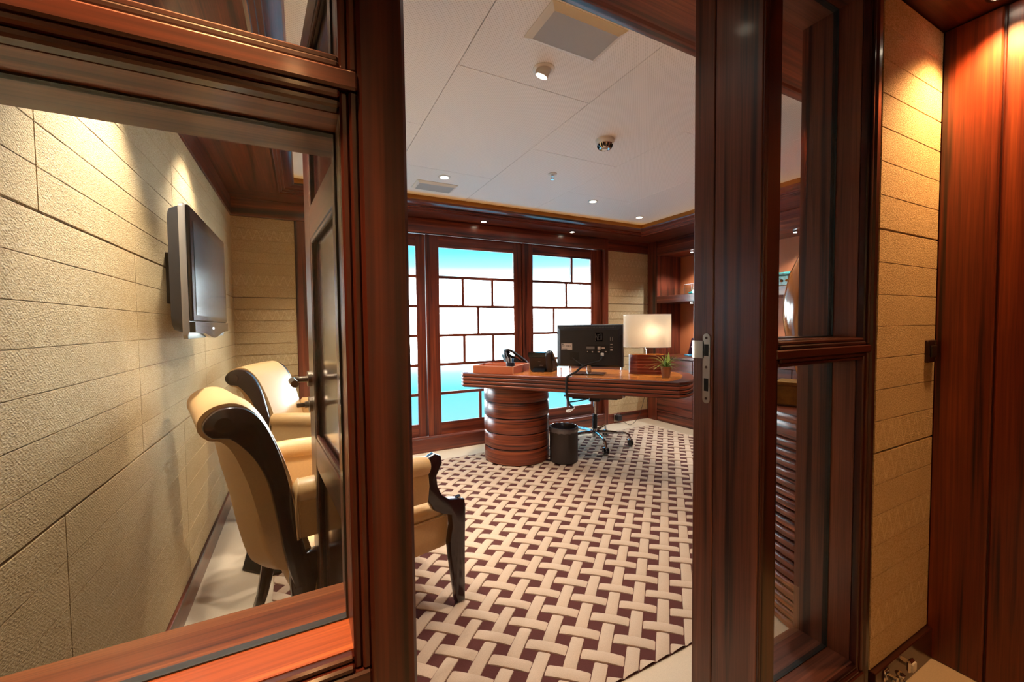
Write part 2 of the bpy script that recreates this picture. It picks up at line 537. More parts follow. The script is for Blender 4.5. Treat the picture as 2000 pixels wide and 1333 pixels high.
# soffit ring and crown moulding (each run its own trim)
def tr(n, label, dims, mat, b=0.0):
    o = bxo('trim_%d' % n, dims, mat, b=b, kind='structure'); tag(o, label, 'trim'); return o
SE = 0.075   # how far the soffit edge stands outside the cove line
tr(1, 'rosewood soffit over the frosted windows', (XL, 4.35, CY1 + SE, 4.0, ZS, ZS + 0.06), WX)
tr(2, 'rosewood soffit above the glazed partition', (XL, 4.35, YP, CY0 - SE, ZS, ZS + 0.06), WX)
tr(3, 'rosewood soffit above the television wall', (XL, CX0 - SE, CY0 - SE, CY1 + SE, ZS, ZS + 0.06), WY)
tr(4, 'rosewood soffit above the bookcase', (CX1 + SE, 4.35, CY0 - SE, CY1 + SE, ZS, ZS + 0.06), WY)
prof = [(SE, ZS), (SE - 0.012, ZS - 0.004), (SE - 0.014, ZS + 0.010), (SE - 0.030, ZS + 0.010), (SE - 0.032, ZS + 0.022), (SE - 0.048, ZS + 0.022),
        (SE - 0.050, ZS + 0.034), (SE - 0.078, ZS + 0.036), (SE - 0.104, ZS + 0.046), (SE - 0.112, ZS + 0.056), (SE - 0.106, ZS + 0.064), (SE - 0.098, ZS + 0.057), (SE - 0.02, ZS + 0.056), (SE, ZS + 0.05)]
COVEL = emit('cove_glow', (1.0, 0.55, 0.14, 1), 1.6)
def crown_run(n, label, side, mat):
    bm = NB(); R = []
    for end in (0, 1):
        ring = []
        for o_, z in prof:
            x0, x1, y0, y1 = CX0 - o_, CX1 + o_, CY0 - o_, CY1 + o_
            ring.append({'b': ((x0, y1), (x1, y1)), 'f': ((x0, y0), (x1, y0)), 'l': ((x0, y0), (x0, y1)), 'r': ((x1, y0), (x1, y1))}[side][end] + (z,))
        R.append(ring)
    loft(bm, R)
    o = obj('trim_%d' % n, bm, mat, kind='structure', ang=25); tag(o, label, 'trim')
    # gilded cove face behind the lip
    o_ = 0.004
    x0, x1, y0, y1 = CX0 - o_, CX1 + o_, CY0 - o_, CY1 + o_
    cv = NB()
    if side == 'b': box(cv, x0, x1, y1, y1 + 0.01, ZS + 0.05, ZC)
    if side == 'f': box(cv, x0, x1, y0 - 0.01, y0, ZS + 0.05, ZC)
    if side == 'l': box(cv, x0 - 0.01, x0, y0, y1, ZS + 0.05, ZC)
    if side == 'r': box(cv, x1, x1 + 0.01, y0, y1, ZS + 0.05, ZC)
    obj('cove_band', cv, COVEG, o)
    cs = NB(); q = 0.012
    if side == 'b': box(cs, x0 + q, x1 - q, y1 - 0.010, y1 - 0.004, ZS + 0.058, ZS + 0.067)
    if side == 'f': box(cs, x0 + q, x1 - q, y0 + 0.004, y0 + 0.010, ZS + 0.058, ZS + 0.067)
    if side == 'l': box(cs, x0 + 0.004, x0 + 0.010, y0 + q, y1 - q, ZS + 0.058, ZS + 0.067)
    if side == 'r': box(cs, x1 - 0.010, x1 - 0.004, y0 + q, y1 - q, ZS + 0.058, ZS + 0.067)
    obj('cove_added_strip', cs, COVEL, o)  # unseen glowing strip, added to make the gold cove band brighter
crown_run(5, 'stepped crown moulding above the windows with gold cove', 'b', WX)
crown_run(6, 'stepped crown moulding above the doorway wall', 'f', WX)
crown_run(7, 'stepped crown moulding on the television side', 'l', WY)
crown_run(8, 'stepped crown moulding on the bookcase side', 'r', WY)

# ---- wall covering made of panels of horizontal woven strips
def strip_panel(parent, origin, rz, x0, x1, z0, z1, name='wall_panel', n=7, gap=0.004, wave=None, jit=(0.0001, 0.0010)):
    """panel in the local x-z plane of a frame at origin turned by rz; front faces local -y"""
    pn = bxo(name, (x0 + gap / 2, x1 - gap / 2, 0.002, 0.012, z0 + gap / 2, z1 - gap / 2), CLOTH_P, parent, loc=origin, rot=(0, 0, rz))
    zz0, zz1 = z0 + gap / 2, z1 - gap / 2
    h = (zz1 - zz0) / n
    w = x1 - x0 - gap
    for k in range(n):
        zc = zz0 + h * (k + 0.5)
        bm = NB()
        # slightly uneven lower and upper edges, soft front
        segs = max(3, int(w / 0.07))
        R = []
        for s in range(segs + 1):
            x = -w / 2 + w * s / segs
            j0, j1 = random.uniform(*jit), random.uniform(*jit)
            R.append([(x, 0.004, -h / 2 + j0), (x, -0.0018, -h / 2 + j0), (x, -0.003, -h / 2 + 0.0012 + j0),
                      (x, -0.003, h / 2 - 0.0012 - j1), (x, -0.0018, h / 2 - j1), (x, 0.004, h / 2 - j1)])
        loft(bm, R)
        wv = (k % 3 == 1) if wave is None else wave(k)
        s_ = obj('cloth_strip', bm, CLOTH_W if wv else CLOTH_P, pn, loc=((x0 + x1) / 2, 0, zc), ang=12)
    return pn

# left wall (television wall) with panels facing +x
wl_ = bxo('wall_left', (XL - 0.1, XL - 0.012, YP, 4.0, 0.0, ZC), WZ, kind='structure')
tag(wl_, 'wall of pale woven cloth panels behind the television', 'wall')
OL = (XL, 0, 0); RL = PI / 2        # local x -> world y, local -y -> world +x
for z0, z1, cuts in ((0.11, 0.80, (YP, 1.215, 2.215, 3.215, YB)), (0.80, 1.44, (YP, 1.707, 2.707, YB)), (1.44, 2.07, (YP, 1.178, 2.178, 3.178, YB))):
    for y0, y1 in zip(cuts, cuts[1:]):
        strip_panel(wl_, OL, RL, y0, y1, z0, z1, wave=lambda k: False)
bl = bxo('baseboard_left', (XL, XL + 0.014, YP, YB, 0, 0.11), WY, b=0.002, kind='structure'); tag(bl, 'rosewood skirting below the television wall', 'baseboard')
hl = tr(9, 'rosewood frieze above the television wall panels', (XL, XL + 0.012, YP, YB, 2.07, ZS), WY)

# back wall: core, cloth panels left and right, posts, header, sill
wb = bxo('wall_back', (XL - 0.1, 0.088, YB + 0.013, YB + 0.12, 0, ZC), WX, kind='structure')
tag(wb, 'back wall of the office around the frosted windows', 'wall')
bxo('wall_core', (3.13, 3.24, YB + 0.07, YB + 0.12, 0, 2.08), WX, wb)
bxo('wall_core', (3.24, 4.4, YB + 0.012, YB + 0.12, 0, ZC), WX, wb)
bxo('wall_core', (0.05, 3.24, YB + 0.012, YB + 0.12, 2.08, ZC), WX, wb)
bxo('wall_core', (0.05, 3.24, YB + 0.07, YB + 0.12, 0, 0.13), WX, wb)
for z0, z1 in ((0.11, 0.80), (0.80, 1.44), (1.44, 2.07)):
    strip_panel(wb, (0, YB, 0), 0, XL, -0.035, z0, z1, wave=lambda k: k % 3 != 0 and k % 2 == 1, jit=(0.0018, 0.0036))
    strip_panel(wb, (0, YB, 0), 0, 3.225, XR + 0.01, z0, z1, wave=lambda k: k % 2 == 1, jit=(0.0018, 0.0036))
bxo('post', (-0.035, 0.11, YB - 0.018, YB + 0.012, 0, 2.07), WZ, wb, 0.004)
bxo('post', (3.165, 3.225, YB - 0.03, YB + 0.012, 0, ZS), WZ, wb, 0.004)
hd = tr(10, 'rosewood header beam over the frosted windows', (XL, 3.165, YB - 0.04, YB + 0.02, 2.068, ZS), WX, 0.004)
hd2 = tr(11, 'dark rosewood frieze above the right cloth panel', (3.225, XR + 0.02, YB - 0.01, YB + 0.02, 2.07, ZS), WX)
sl = tr(12, 'rosewood window sill board below the frosted windows', (0.11, 3.165, YB - 0.03, YB + 0.07, 0.0, 0.135), WX, 0.004)
bb = bxo('baseboard_back', (3.225, XR, YB - 0.014, YB + 0.005, 0, 0.115), WX, b=0.002, kind='structure'); tag(bb, 'rosewood skirting under the right cloth panel', 'baseboard')
bb2 = bxo('baseboard_back.001', (XL + 0.014, -0.036, YB - 0.014, YB + 0.005, 0, 0.11), WX, b=0.002, kind='structure'); tag(bb2, 'rosewood skirting behind the far armchair', 'baseboard')

# windows: three sliding panels of frosted panes in a brickwork of muntins
def window(n, label, x0, gx0, gx1, x1, yf, rows):
    w = thing('window_%d' % n, label, 'window', (0, 0, 0), kind='structure')
    zb, zt = 0.258, 1.955
    bxo('stile', (x0, gx0, yf, yf + 0.035, 0.136, 2.07), WZ, w, 0.003)
    bxo('stile', (gx1, x1, yf, yf + 0.035, 0.136, 2.07), WZ, w, 0.003)
    bxo('rail', (gx0, gx1, yf + 0.002, yf + 0.033, zt, 2.07), WX, w, 0.002)
    bxo('rail', (gx0, gx1, yf + 0.002, yf + 0.033, 0.136, zb), WX, w, 0.002)
    nr = len(rows); h = (zt - zb) / nr; m = 0.0135
    for r, cuts in enumerate(rows):
        z1 = zt - r * h; z0 = z1 - h
        if r: bxo('muntin', (gx0, gx1, yf + 0.006, yf + 0.030, z1 - m, z1 + m), WX, w)
        xs = [gx0] + list(cuts) + [gx1]
        for c in cuts: bxo('muntin', (c - m, c + m, yf + 0.007, yf + 0.029, z0 + (m if r < nr - 1 else 0), z1 - (m if r else 0)), WZ, w)
        for i, (a, b) in enumerate(zip(xs, xs[1:])):
            e0 = m if i else 0; e1 = m if i < len(xs) - 2 else 0
            bxo('pane', (a + e0, b - e1, yf + 0.015, yf + 0.021, z0 + (m if r < nr - 1 else 0), z1 - (m if r else 0)), FROST, w, smooth=False)
    return w
window(1, 'frosted glass window panel at the left of the three', 0.09, 0.18, 0.968, 1.056, YB + 0.050, [(0.5,), (0.42, 0.72), (0.58,), (0.42, 0.74), (0.70,), (0.55,)])
window(2, 'frosted glass window panel in the middle of the three', 1.058, 1.187, 1.998, 2.087, YB + 0.030, [(), (1.43, 1.752), (1.592,), (1.438, 1.755), (1.87,), (1.602,)])
window(3, 'frosted glass window panel behind the computer monitor', 2.106, 2.233, 3.015, 3.24, YB + 0.030, [(2.747,), (2.672,), (2.502,), (2.60,), (2.85,), (2.685,)])
bxo('closing_strip', (2.087, 2.106, YB + 0.05, YB + 0.07, 0.136, 2.07), WZ, wb)

# right wall behind the bookcase
wr = bxo('wall_right', (4.32, 4.42, -1.0, 4.0, 0, ZC), WZ, kind='structure'); tag(wr, 'plain dark wall behind the built-in bookcase', 'wall')

# ------------------------------------------------------------------ glazed partition (front wall)
wf = thing('wall_front', 'glazed rosewood partition with doorway in the foreground', 'wall', (0, 0, 0), kind='structure')
def part(name, dims, mat, b=0.0): return bxo(name, dims, mat, wf, b)
ZH = 2.22
# left glazing
part('post', (0.074, 0.137, YF, YP, 0, ZH), FZ, 0.005)
part('post', (-0.55, -0.48, YF, YP, 0, ZH), FZ, 0.005)
GX0, GX1 = -0.46, 0.052
def bead_run(x0, x1, z0, z1, horizontal, mat, outer):
    """two-step glazing bead on the front face"""
    if horizontal:
        lo, hi = (z0, z1)
        bm = NB(); mid = (lo + hi) / 2
        if outer == 'up':
            box(bm, x0, x1, YF + 0.004, YF + 0.03, mid, hi, 0.003); box(bm, x0, x1, YF + 0.010, YF + 0.03, lo, mid, 0.003)
        else:
            box(bm, x0, x1, YF + 0.004, YF + 0.03, lo, mid, 0.003); box(bm, x0, x1, YF + 0.010, YF + 0.03, mid, hi, 0.003)
    else:
        bm = NB(); mid = (x0 + x1) / 2
        if outer == 'right':
            box(bm, mid, x1, YF + 0.004, YF + 0.03, z0, z1, 0.003); box(bm, x0, mid, YF + 0.010, YF + 0.03, z0, z1, 0.003)
        else:
            box(bm, x0, mid, YF + 0.004, YF + 0.03, z0, z1, 0.003); box(bm, mid, x1, YF + 0.010, YF + 0.03, z0, z1, 0.003)
    obj('bead', bm, mat, wf)
def glazing(x0, x1, zlist, post_l, post_r):
    """zlist: [(opening z0,z1), ...]; posts stand outside x0-0.022 / x1+0.022"""
    B = 0.022
    for z0, z1 in zlist:
        bead_run(x1, x1 + B, z0 - B, z1 + B, False, FZ, 'right')
        bead_run(x0 - B, x0, z0 - B, z1 + B, False, FZ, 'left')
        bead_run(x0, x1, z1, z1 + B, True, FX, 'up')
        bead_run(x0, x1, z0 - B, z0 - 0.001, True, FX, 'down')
        # reveal lining, gaskets, pane
        part('reveal', (x0 - B, x0, YF + 0.03, YP, z0 - B, z1 + B), JZ)
        part('reveal', (x1, x1 + B, YF + 0.03, YP, z0 - B, z1 + B), JZ)
        part('reveal', (x0, x1, YF + 0.03, YP, z1, z1 + B), JX)
        part('sill', (x0, x1, YF + 0.022, YP, z0 - B, z0 + 0.0005), SILL_LIT if x0 < 0 else JX)
        g = NB(); yg = 0.676
        for d in ((x0, x0 + 0.003, z0, z1), (x1 - 0.003, x1, z0, z1)): box(g, d[0], d[1], yg - 0.007, yg + 0.007, d[2], d[3])
        for d in ((z0, z0 + 0.003), (z1 - 0.003, z1)): box(g, x0 + 0.003, x1 - 0.003, yg - 0.007, yg + 0.007, d[0], d[1])
        obj('gasket', g, GASKET, wf, smooth=False)
        part('glass_pane', (x0 + 0.003, x1 - 0.003, yg - 0.004, yg + 0.004, z0 + 0.003, z1 - 0.003), GLASS)
glazing(GX0, GX1, [(0.745, 1.489), (1.558, 2.14)], None, None)
part('rail', (GX0 - 0.022, GX1 + 0.022, YF, YP, 1.511, 1.536), FX, 0.003)
part('rail', (GX0 - 0.022, GX1 + 0.022, YF, YP, 2.162, ZH), FX, 0.003)
part('dado_panel', (GX0 - 0.022, GX1 + 0.022, YF + 0.002, YP, 0.0, 0.722), FX, 0.003)
# right side light
part('post', (0.9665, 1.018, YF, YP - 0.062, 0, ZH), FZ, 0.004)
part('post', (0.957, 0.966, YF, YF + 0.0055, 0, ZH), FZ, 0.002)
part('jamb', (0.957, 1.018, YP - 0.061, YP, 0, ZH), JZ, 0.002)
part('jamb', (0.957, 0.966, YF + 0.006, YP - 0.063, 0, ZH), JZ, 0.002)
SX0, SX1 = 1.040, 1.464
glazing(SX0, SX1, [(0.16, 1.087), (1.153, 2.14)], None, None)
part('rail', (SX0 - 0.022, SX1 + 0.022, YF, YP, 1.109, 1.131), FX, 0.003)
part('rail', (SX0 - 0.022, SX1 + 0.022, YF, YP, 2.162, ZH), FX, 0.003)
part('rail', (SX0 - 0.022, SX1 + 0.022, YF, YP, 0.0, 0.138), FX, 0.003)
part('post', (1.486, 1.515, YF, YP, 0, ZH), FZ, 0.006)
part('post', (1.515, 1.545, YF + 0.012, YP, 0, ZH), FZ, 0.010)
# head over the doorway
part('door_head', (0.137, 0.957, YF, YP, 2.15, ZH), FX, 0.003)
# rest of the partition to the right, core behind the corridor cloth
part('wall_core', (1.545, 4.32, YF + 0.02, YP, 0, ZH), WZ)
part('wall_core', (-0.58, XL - 0.08, YF, YP, 0, ZH), WZ)
# strike plate in the jamb
sp_ = NB()
pts = []
for k in range(9):
    a = PI * k / 8; pts.append((0.727 + 0.011 * math.cos(a), 1.172 - 0.011 + 0.011 * math.sin(a)))
zt_, zb_ = 1.152, 0.985
for k in range(9):
    a = PI * k / 8; pts.append((0.727 - 0.011 * math.cos(a), zb_ + 0.011 - 0.011 * math.sin(a)))
pts = [(y, z) for y, z in pts]
A_ = [sp_.verts.new((0.9545, y, z)) for y, z in pts]; B_ = [sp_.verts.new((0.957, y, z)) for y, z in pts]
sp_.faces.new(A_); sp_.faces.new(B_[::-1])
for i in range(len(pts)): sp_.faces.new((A_[i], A_[(i + 1) % len(pts)], B_[(i + 1) % len(pts)], B_[i]))
stp = obj('strike_plate', sp_, STEEL, wf)
bm = NB()
R = []
for k in range(7):
    y = 0.734 + (0.774 - 0.734) * k / 6
    x = 0.9545 + 0.004 * max(0, (k - 4)) / 2
    R.append([(x, y, 1.105), (x, y, 1.152), (x + 0.002, y, 1.152), (x + 0.002, y, 1.105)])
loft(bm, R); obj('strike_lip', bm, STEEL, stp)
bxo('latch_slot', (0.9538, 0.9546, 0.7205, 0.7330, 1.112, 1.143), HOLE, stp)
bxo('bolt_slot', (0.9538, 0.9546, 0.7205, 0.7330, 1.018, 1.052), HOLE, stp)
for z in (1.160, 1.082, 0.998):
    bm = NB(); cyl(bm, (0.9548, 0.727, z), (0.9536, 0.727, z), 0.0035, n=10); obj('screw', bm, BRONZE, stp)

# ---- door leaf, opened into the office, hinged on the left post
dr = thing('door_1', 'open rosewood door with glossy panels swung into the office', 'door', (0.112, 0.785, 0), math.radians(95.4), kind='structure')
# local x along the leaf from the hinge, local +y faces the television wall
DW, DT = 0.785, 0.042
def dpart(n, d, m, b=0.002): return bxo(n, d, m, dr, b)
dpart('stile', (0, 0.085, -DT / 2, DT / 2, 0.012, 2.13), FZ)
dpart('stile', (DW - 0.125, DW, -DT / 2, DT / 2, 0.012, 2.13), FZ)
for z0, z1 in ((0.012, 0.14), (0.755, 0.845), (1.475, 1.565), (2.03, 2.13)):
    dpart('rail', (0.085, DW - 0.125, -DT / 2, DT / 2, z0, z1), FX)
for z0, z1 in ((0.14, 0.755), (0.845, 1.475), (1.565, 2.03)):
    bm = NB(); e = 0.012
    for sgn in (-1, 1):
        y0, y1 = (DT / 2 - 0.010, DT / 2 - 0.002) if sgn > 0 else (-DT / 2 + 0.002, -DT / 2 + 0.010)
        box(bm, 0.085, 0.085 + e, y0, y1, z0, z1, 0.002); box(bm, DW - 0.125 - e, DW - 0.125, y0, y1, z0, z1, 0.002)
        box(bm, 0.085 + e, DW - 0.125 - e, y0, y1, z0, z0 + e, 0.002); box(bm, 0.085 + e, DW - 0.125 - e, y0, y1, z1 - e, z1, 0.002)
    obj('bead', bm, FX, dr)
    dpart('door_panel', (0.085, DW - 0.125, -0.005, 0.005, z0, z1), GLOSSW, 0)
# lever handle and thumb-turn on both faces
for s in (1, -1):
    yb = s * DT / 2
    hx = DW - 0.062
    bm = NB(); cyl(bm, (hx, yb, 1.03), (hx, yb + s * 0.012, 1.03), 0.026, n=24); ro = obj('handle_rose', bm, NICKEL, dr)
    bm = NB()
    tube(bm, [(hx, yb + s * 0.010, 1.03), (hx, yb + s * 0.040, 1.03), (hx - 0.006, yb + s * 0.053, 1.03), (hx - 0.02, yb + s * 0.058, 1.03), (hx - 0.115, yb + s * 0.058, 1.03)],
         [0.010, 0.010, 0.0105, 0.011, 0.011], 14)
    obj('lever', bm, NICKEL, ro)
    bm = NB(); cyl(bm, (hx, yb, 0.945), (hx, yb + s * 0.010, 0.945), 0.025, n=24); lr = obj('lock_rose', bm, NICKEL, dr)
    bm = NB(); cyl(bm, (hx, yb + s * 0.010, 0.945), (hx, yb + s * 0.022, 0.945), 0.011, n=16); box(bm, hx - 0.005, hx + 0.005, yb + s * 0.022, yb + s * 0.046, 0.938, 0.952, 0.002)
    obj('thumb_turn', bm, NICKEL, lr)

# ------------------------------------------------------------------ corridor around the camera
CXR = 1.955
wc = bxo('wall_corridor', (1.545, CXR + 0.01, YF + 0.014, YF + 0.0195, 0.0, ZH), WZ, kind='structure'); tag(wc, 'ochre woven cloth panel beside the partition', 'wall')
strip_panel(wc, (0, YF + 0.010, 0), 0, 1.535, CXR, 0.112, 0.795, n=7, wave=lambda k: k in (1, 4, 6))
strip_panel(wc, (0, YF + 0.010, 0), 0, 1.535, CXR, 0.795, 1.475, n=7, wave=lambda k: k == 0)
strip_panel(wc, (0, YF + 0.010, 0), 0, 1.535, CXR, 1.475, 2.172, n=7, wave=lambda k: False)
bc = bxo('baseboard_corridor', (1.54, CXR, YF - 0.008, YF + 0.012, 0, 0.112), FX, b=0.002, kind='structure'); tag(bc, 'dark skirting under the ochre corridor panel', 'baseboard')
we = bxo('wall_end', (CXR + 0.014, CXR + 0.1, -1.0, YF + 0.02, 0, ZH), FZ, kind='structure'); tag(we, 'red rosewood boarding at the right end of the corridor', 'wall')
ys = [YF + 0.008, 0.449, -0.02, -0.5, -0.99]
for i, (y1, y0) in enumerate(zip(ys, ys[1:])):
    bxo('board', (CXR - (0.0 if i == 0 else -0.006), CXR + 0.016, y0 + 0.004, y1, 0, 2.172), BOARDZ, we, 0.004)
cc = bxo('ceiling_corridor', (-1.6, CXR + 0.1, -1.0, YF + 0.02, ZH - 0.045, ZH + 0.02), FX, kind='structure'); tag(cc, 'rosewood corridor ceiling above the camera side', 'ceiling')
wk = bxo('wall_corridor_back', (-1.6, CXR + 0.1, -1.1, -1.0, 0, ZH), CLOTH_P, kind='structure'); tag(wk, 'cloth covered corridor wall opposite the partition', 'wall')
ws = bxo('wall_corridor_side', (-1.7, -1.6, -1.0, YP, 0, ZH), FZ, kind='structure'); tag(ws, 'dark wall closing the left end of the corridor', 'wall')
ws2 = bxo('wall_corridor_front', (-1.6, -0.58, YF, YP, 0, ZH), FZ, kind='structure'); tag(ws2, 'dark boarding left of the glazed partition', 'wall')

# ------------------------------------------------------------------ built-in bookcase along the right wall
BK = thing('bookcase', 'built-in rosewood bookcase with lit niches and orange leather backs', 'bookcase', (XR, 2.0, 0))
def bk(n, d, m, b=0.003):
    x0, x1, y0, y1, z0, z1 = d
    return bxo(n, (x0 - XR, x1 - XR, y0 - 2.0, y1 - 2.0, z0, z1), m, BK, b)
BX = 4.29
YK0, YK1 = 0.80, 3.64
bk('stile', (XR, XR + 0.06, YK1, YB - 0.012, 0.0, ZS - 0.002), WZ)
bk('side_panel', (XR + 0.06, BX, YK1, YK1 + 0.02, 0.805, 2.05), WZ)
bk('header_rail', (XR, XR + 0.03, YK0, YK1, 2.02, 2.12), WY)
bk('niche_top', (XR + 0.03, BX, YK0, YK1, 2.03, 2.05), WY)
bk('frieze', (XR + 0.02, XR + 0.04, YK0, YK1, 2.12, ZS - 0.002), WY)
bk('shelf', (XR, BX, YK0, YK1, 1.445, 1.53), WY)
bk('back_panel', (BX, BX + 0.02, YK0, YK1 + 0.02, 0.80, 2.05), BACKL)
bk('countertop', (XR - 0.005, BX, YK0, YK1, 0.775, 0.81), WY)
bk('plinth', (XR + 0.01, XR + 0.04, YK0, YK1, 0.0, 0.118), WY)
bk('carcass', (XR + 0.03, BX, YK0, YK1, 0.12, 0.772), WY)
yy = [YK1, 3.12, 2.60, 2.08, 1.56, 1.04]
for y1, y0 in zip(yy, yy[1:]):
    for z0, z1, nm in ((0.122, 0.595, 'door'), (0.600, 0.772, 'drawer')):
        o = bk(nm, (XR, XR + 0.028, y0 + 0.002, y1 - 0.002, z0, z1), WY)
        hz = 0.69 if nm == 'drawer' else 0.53
        h = NB(); yc = (y0 + y1) / 2 - 2.0
        box(h, -0.022, -0.012, yc - 0.06, yc + 0.06, hz - 0.005, hz + 0.005, 0.002)
        for s in (-0.05, 0.05): box(h, -0.014, 0.002, yc + s - 0.004, yc + s + 0.004, hz - 0.004, hz + 0.004)
        if y1 < 3.0: obj('handle', h, CHROME, o)
        else: h.free()
# clear lip along the shelf front
bxo('shelf_lip', (0.004, 0.008, 3.52 - 2.0 - 0.9, 3.60 - 2.0, 1.53, 1.60), ACRYL, BK, 0.001)

# spot lights under niche top and shelf
def puck(loc, label, e, group):
    t = thing('shelf_spotlight', label, 'light', loc, group='bookcase shelf spotlights')
    bm = NB(); lathe(bm, [(0.022, 0.0), (0.022, -0.012), (0.016, -0.014)], 20); obj('housing', bm, CHROME, t)
    bm = NB(); cyl(bm, (0, 0, -0.0145), (0, 0, -0.017), 0.013, n=16); obj('lens', bm, emit('cool_lens', (0.75, 0.9, 1, 1), 14), t)
    light('beam', 'SPOT', (0, 0, -0.03), e * 3.5, (0.85, 0.93, 1.0), t, (0, 0, -1), 0.012, 125, 0.5)
    return t
puck((4.02, 3.26, 2.03), 'small cool spotlight under the top of the bookcase niche', 5, None)
puck((4.02, 3.26, 1.445), 'small cool spotlight under the middle bookcase shelf', 4, None)
puck((4.02, 2.15, 2.03), 'small cool spotlight in the nearer bookcase niche behind side glazing', 5, None)
puck((4.02, 2.15, 1.445), 'small cool spotlight under the nearer shelf behind side glazing', 4, None)

# objects in the bookcase
t = thing('display_case', 'clear acrylic display case with a turquoise model on shelf', 'display case', (4.08, 3.30, 1.53))
bxo('case_base', (-0.07, 0.07, -0.07, 0.07, 0, 0.012), BLACKG, t, 0.002)
bxo('cover', (-0.062, 0.062, -0.062, 0.062, 0.0125, 0.125), ACRYL, t, 0.001)
bm = NB()
for sx in (-1, 1):
    for sy in (-1, 1): cyl(bm, (sx * 0.062, sy * 0.062, 0.012), (sx * 0.062, sy * 0.062, 0.125), 0.0022, n=6)
for s in (-1, 1):
    cyl(bm, (s * 0.062, -0.062, 0.125), (s * 0.062, 0.062, 0.125), 0.0022, n=6); cyl(bm, (-0.062, s * 0.062, 0.125), (0.062, s * 0.062, 0.125), 0.0022, n=6)
obj('case_edges', bm, WHITEP, t)
bm = NB(); loft(bm, [[(0.03 * math.cos(a) * s, 0.05 * math.sin(a) * s, z) for a in [2 * PI * k / 14 for k in range(14)]] for s, z in ((0.7, 0.013), (1.0, 0.022), (0.95, 0.034), (0.5, 0.042))])
md = obj('model', bm, TURQ, t)
bm = NB(); lathe(bm, [(0.004, 0.04), (0.013, 0.052), (0.008, 0.066), (0.002, 0.074)], 10); obj('figure', bm, GOLD, md)
t = thing('acrylic_block', 'pale blue acrylic block behind the door post on the shelf', 'ornament', (4.05, 3.10, 1.53))
bxo('block', (-0.05, 0.05, -0.09, 0.08, 0, 0.065), TEALBOX, t, 0.004)
bxo('foot', (-0.055, 0.055, -0.095, 0.085, -0.0005, 0.004), BLACKG, t, 0.001)
t = thing('award_plaque', 'navy plaque leaning back on stand behind table lamp', 'plaque', (4.06, 3.30, 0.81), math.radians(-28))
bm = NB(); plate_xz(bm, [(-0.062, 0.0), (0.062, 0.0), (0.055, 0.195), (-0.055, 0.195)], -0.008, 0.004, 0.002)
o = obj('face', bm, NAVY, t, rot=(math.radians(-12), 0, math.radians(-90)), loc=(0, 0, 0.02))
bxo('crest', (-0.008, 0.010, -0.010, -0.008, 0.085, 0.10), PAPERW, o)
bxo('lettering', (-0.028, -0.012, -0.0095, -0.008, 0.088, 0.093), plain('red_ink', srgb(190, 40, 40), 0.5), o)
bxo('stand', (-0.05, 0.05, -0.065, 0.065, 0, 0.022), TEALBOX, t, 0.004)
t = thing('glass_bowl', 'wavy blue art glass bowl on the bookcase counter', 'bowl', (4.02, 2.96, 0.81))
bm = NB()
prof_b = [(0.035, 0.0), (0.04, 0.008), (0.02, 0.02), (0.03, 0.045), (0.09, 0.065), (0.135, 0.085), (0.150, 0.098), (0.144, 0.098), (0.128, 0.09), (0.085, 0.072), (0.02, 0.055)]
rings = []
for r, z in prof_b:
    rings.append([(r * math.cos(2 * PI * k / 40) * (1 + 0.05 * math.sin(6 * PI * k / 20)), r * math.sin(2 * PI * k / 40), z + (0.012 * math.sin(10 * PI * k / 40) if r > 0.1 else 0)) for k in range(40)])
loft(bm, rings); obj('bowl', bm, BLUEG, t, ang=60)
t = thing('mosaic_casket', 'ornate teal mosaic casket on shelf behind side glazing', 'box', (4.06, 2.20, 1.53))
bxo('body', (-0.07, 0.07, -0.12, 0.12, 0.012, 0.10), TEALM, t, 0.004)
bxo('lid', (-0.075, 0.075, -0.125, 0.125, 0.10, 0.135), TEALM, t, 0.012)
for k in range(5):
    bm = NB(); lathe(bm, [(0.002, -0.012), (0.012, -0.006), (0.012, 0.006), (0.002, 0.012)], 10); obj('medallion', bm, GOLD, t, loc=(-0.072, -0.09 + 0.045 * k, 0.055), rot=(0, PI / 2, 0))
bxo('base_moulding', (-0.078, 0.078, -0.128, 0.128, 0, 0.012), GOLD, t, 0.003)

# ------------------------------------------------------------------ half-round slatted console behind the side light
CC = (2.10, YP + 0.005)
t = thing('slatted_console', 'half-round console of stacked rosewood slats behind side glazing', 'console', (CC[0], CC[1], 0))
def half(r, n=28): return [(r * math.cos(PI * k / n), r * math.sin(PI * k / n) * 0.98) for k in range(n + 1)]
bm = NB(); prism(bm, half(0.445), 0.0, 0.80); obj('core', bm, plain('console_core', srgb(30, 14, 10), 0.5), t)
nsl = 19
for k in range(nsl):
    z0 = 0.002 + k * 0.0395
    bm = NB(); prism(bm, half(0.462), z0, z0 + 0.034, 0.010, 3); obj('slat', bm, DX, t)
bm = NB(); prism(bm, half(0.462), 0.752, 0.815, 0.004); obj('apron', bm, DX, t)
bm = NB(); prism(bm, half(0.468), 0.815, 0.848, 0.004); obj('console_top', bm, DX, t)
t = thing('bronze_box', 'square gold bronze box on the slatted console', 'box', (1.845, 0.985, 0.848), math.radians(20))
bxo('box_body', (-0.055, 0.055, -0.055, 0.055, 0.006, 0.085), GOLD, t, 0.003)
bxo('box_lid', (-0.056, 0.056, -0.056, 0.056, 0.086, 0.104), GOLD, t, 0.003)
bxo('box_base', (-0.057, 0.057, -0.057, 0.057, 0, 0.006), DARKM, t, 0.001)
t = thing('amber_vase', 'tall curved amber vase beyond the upper side glazing', 'vase', (2.045, 1.0, 0.848))
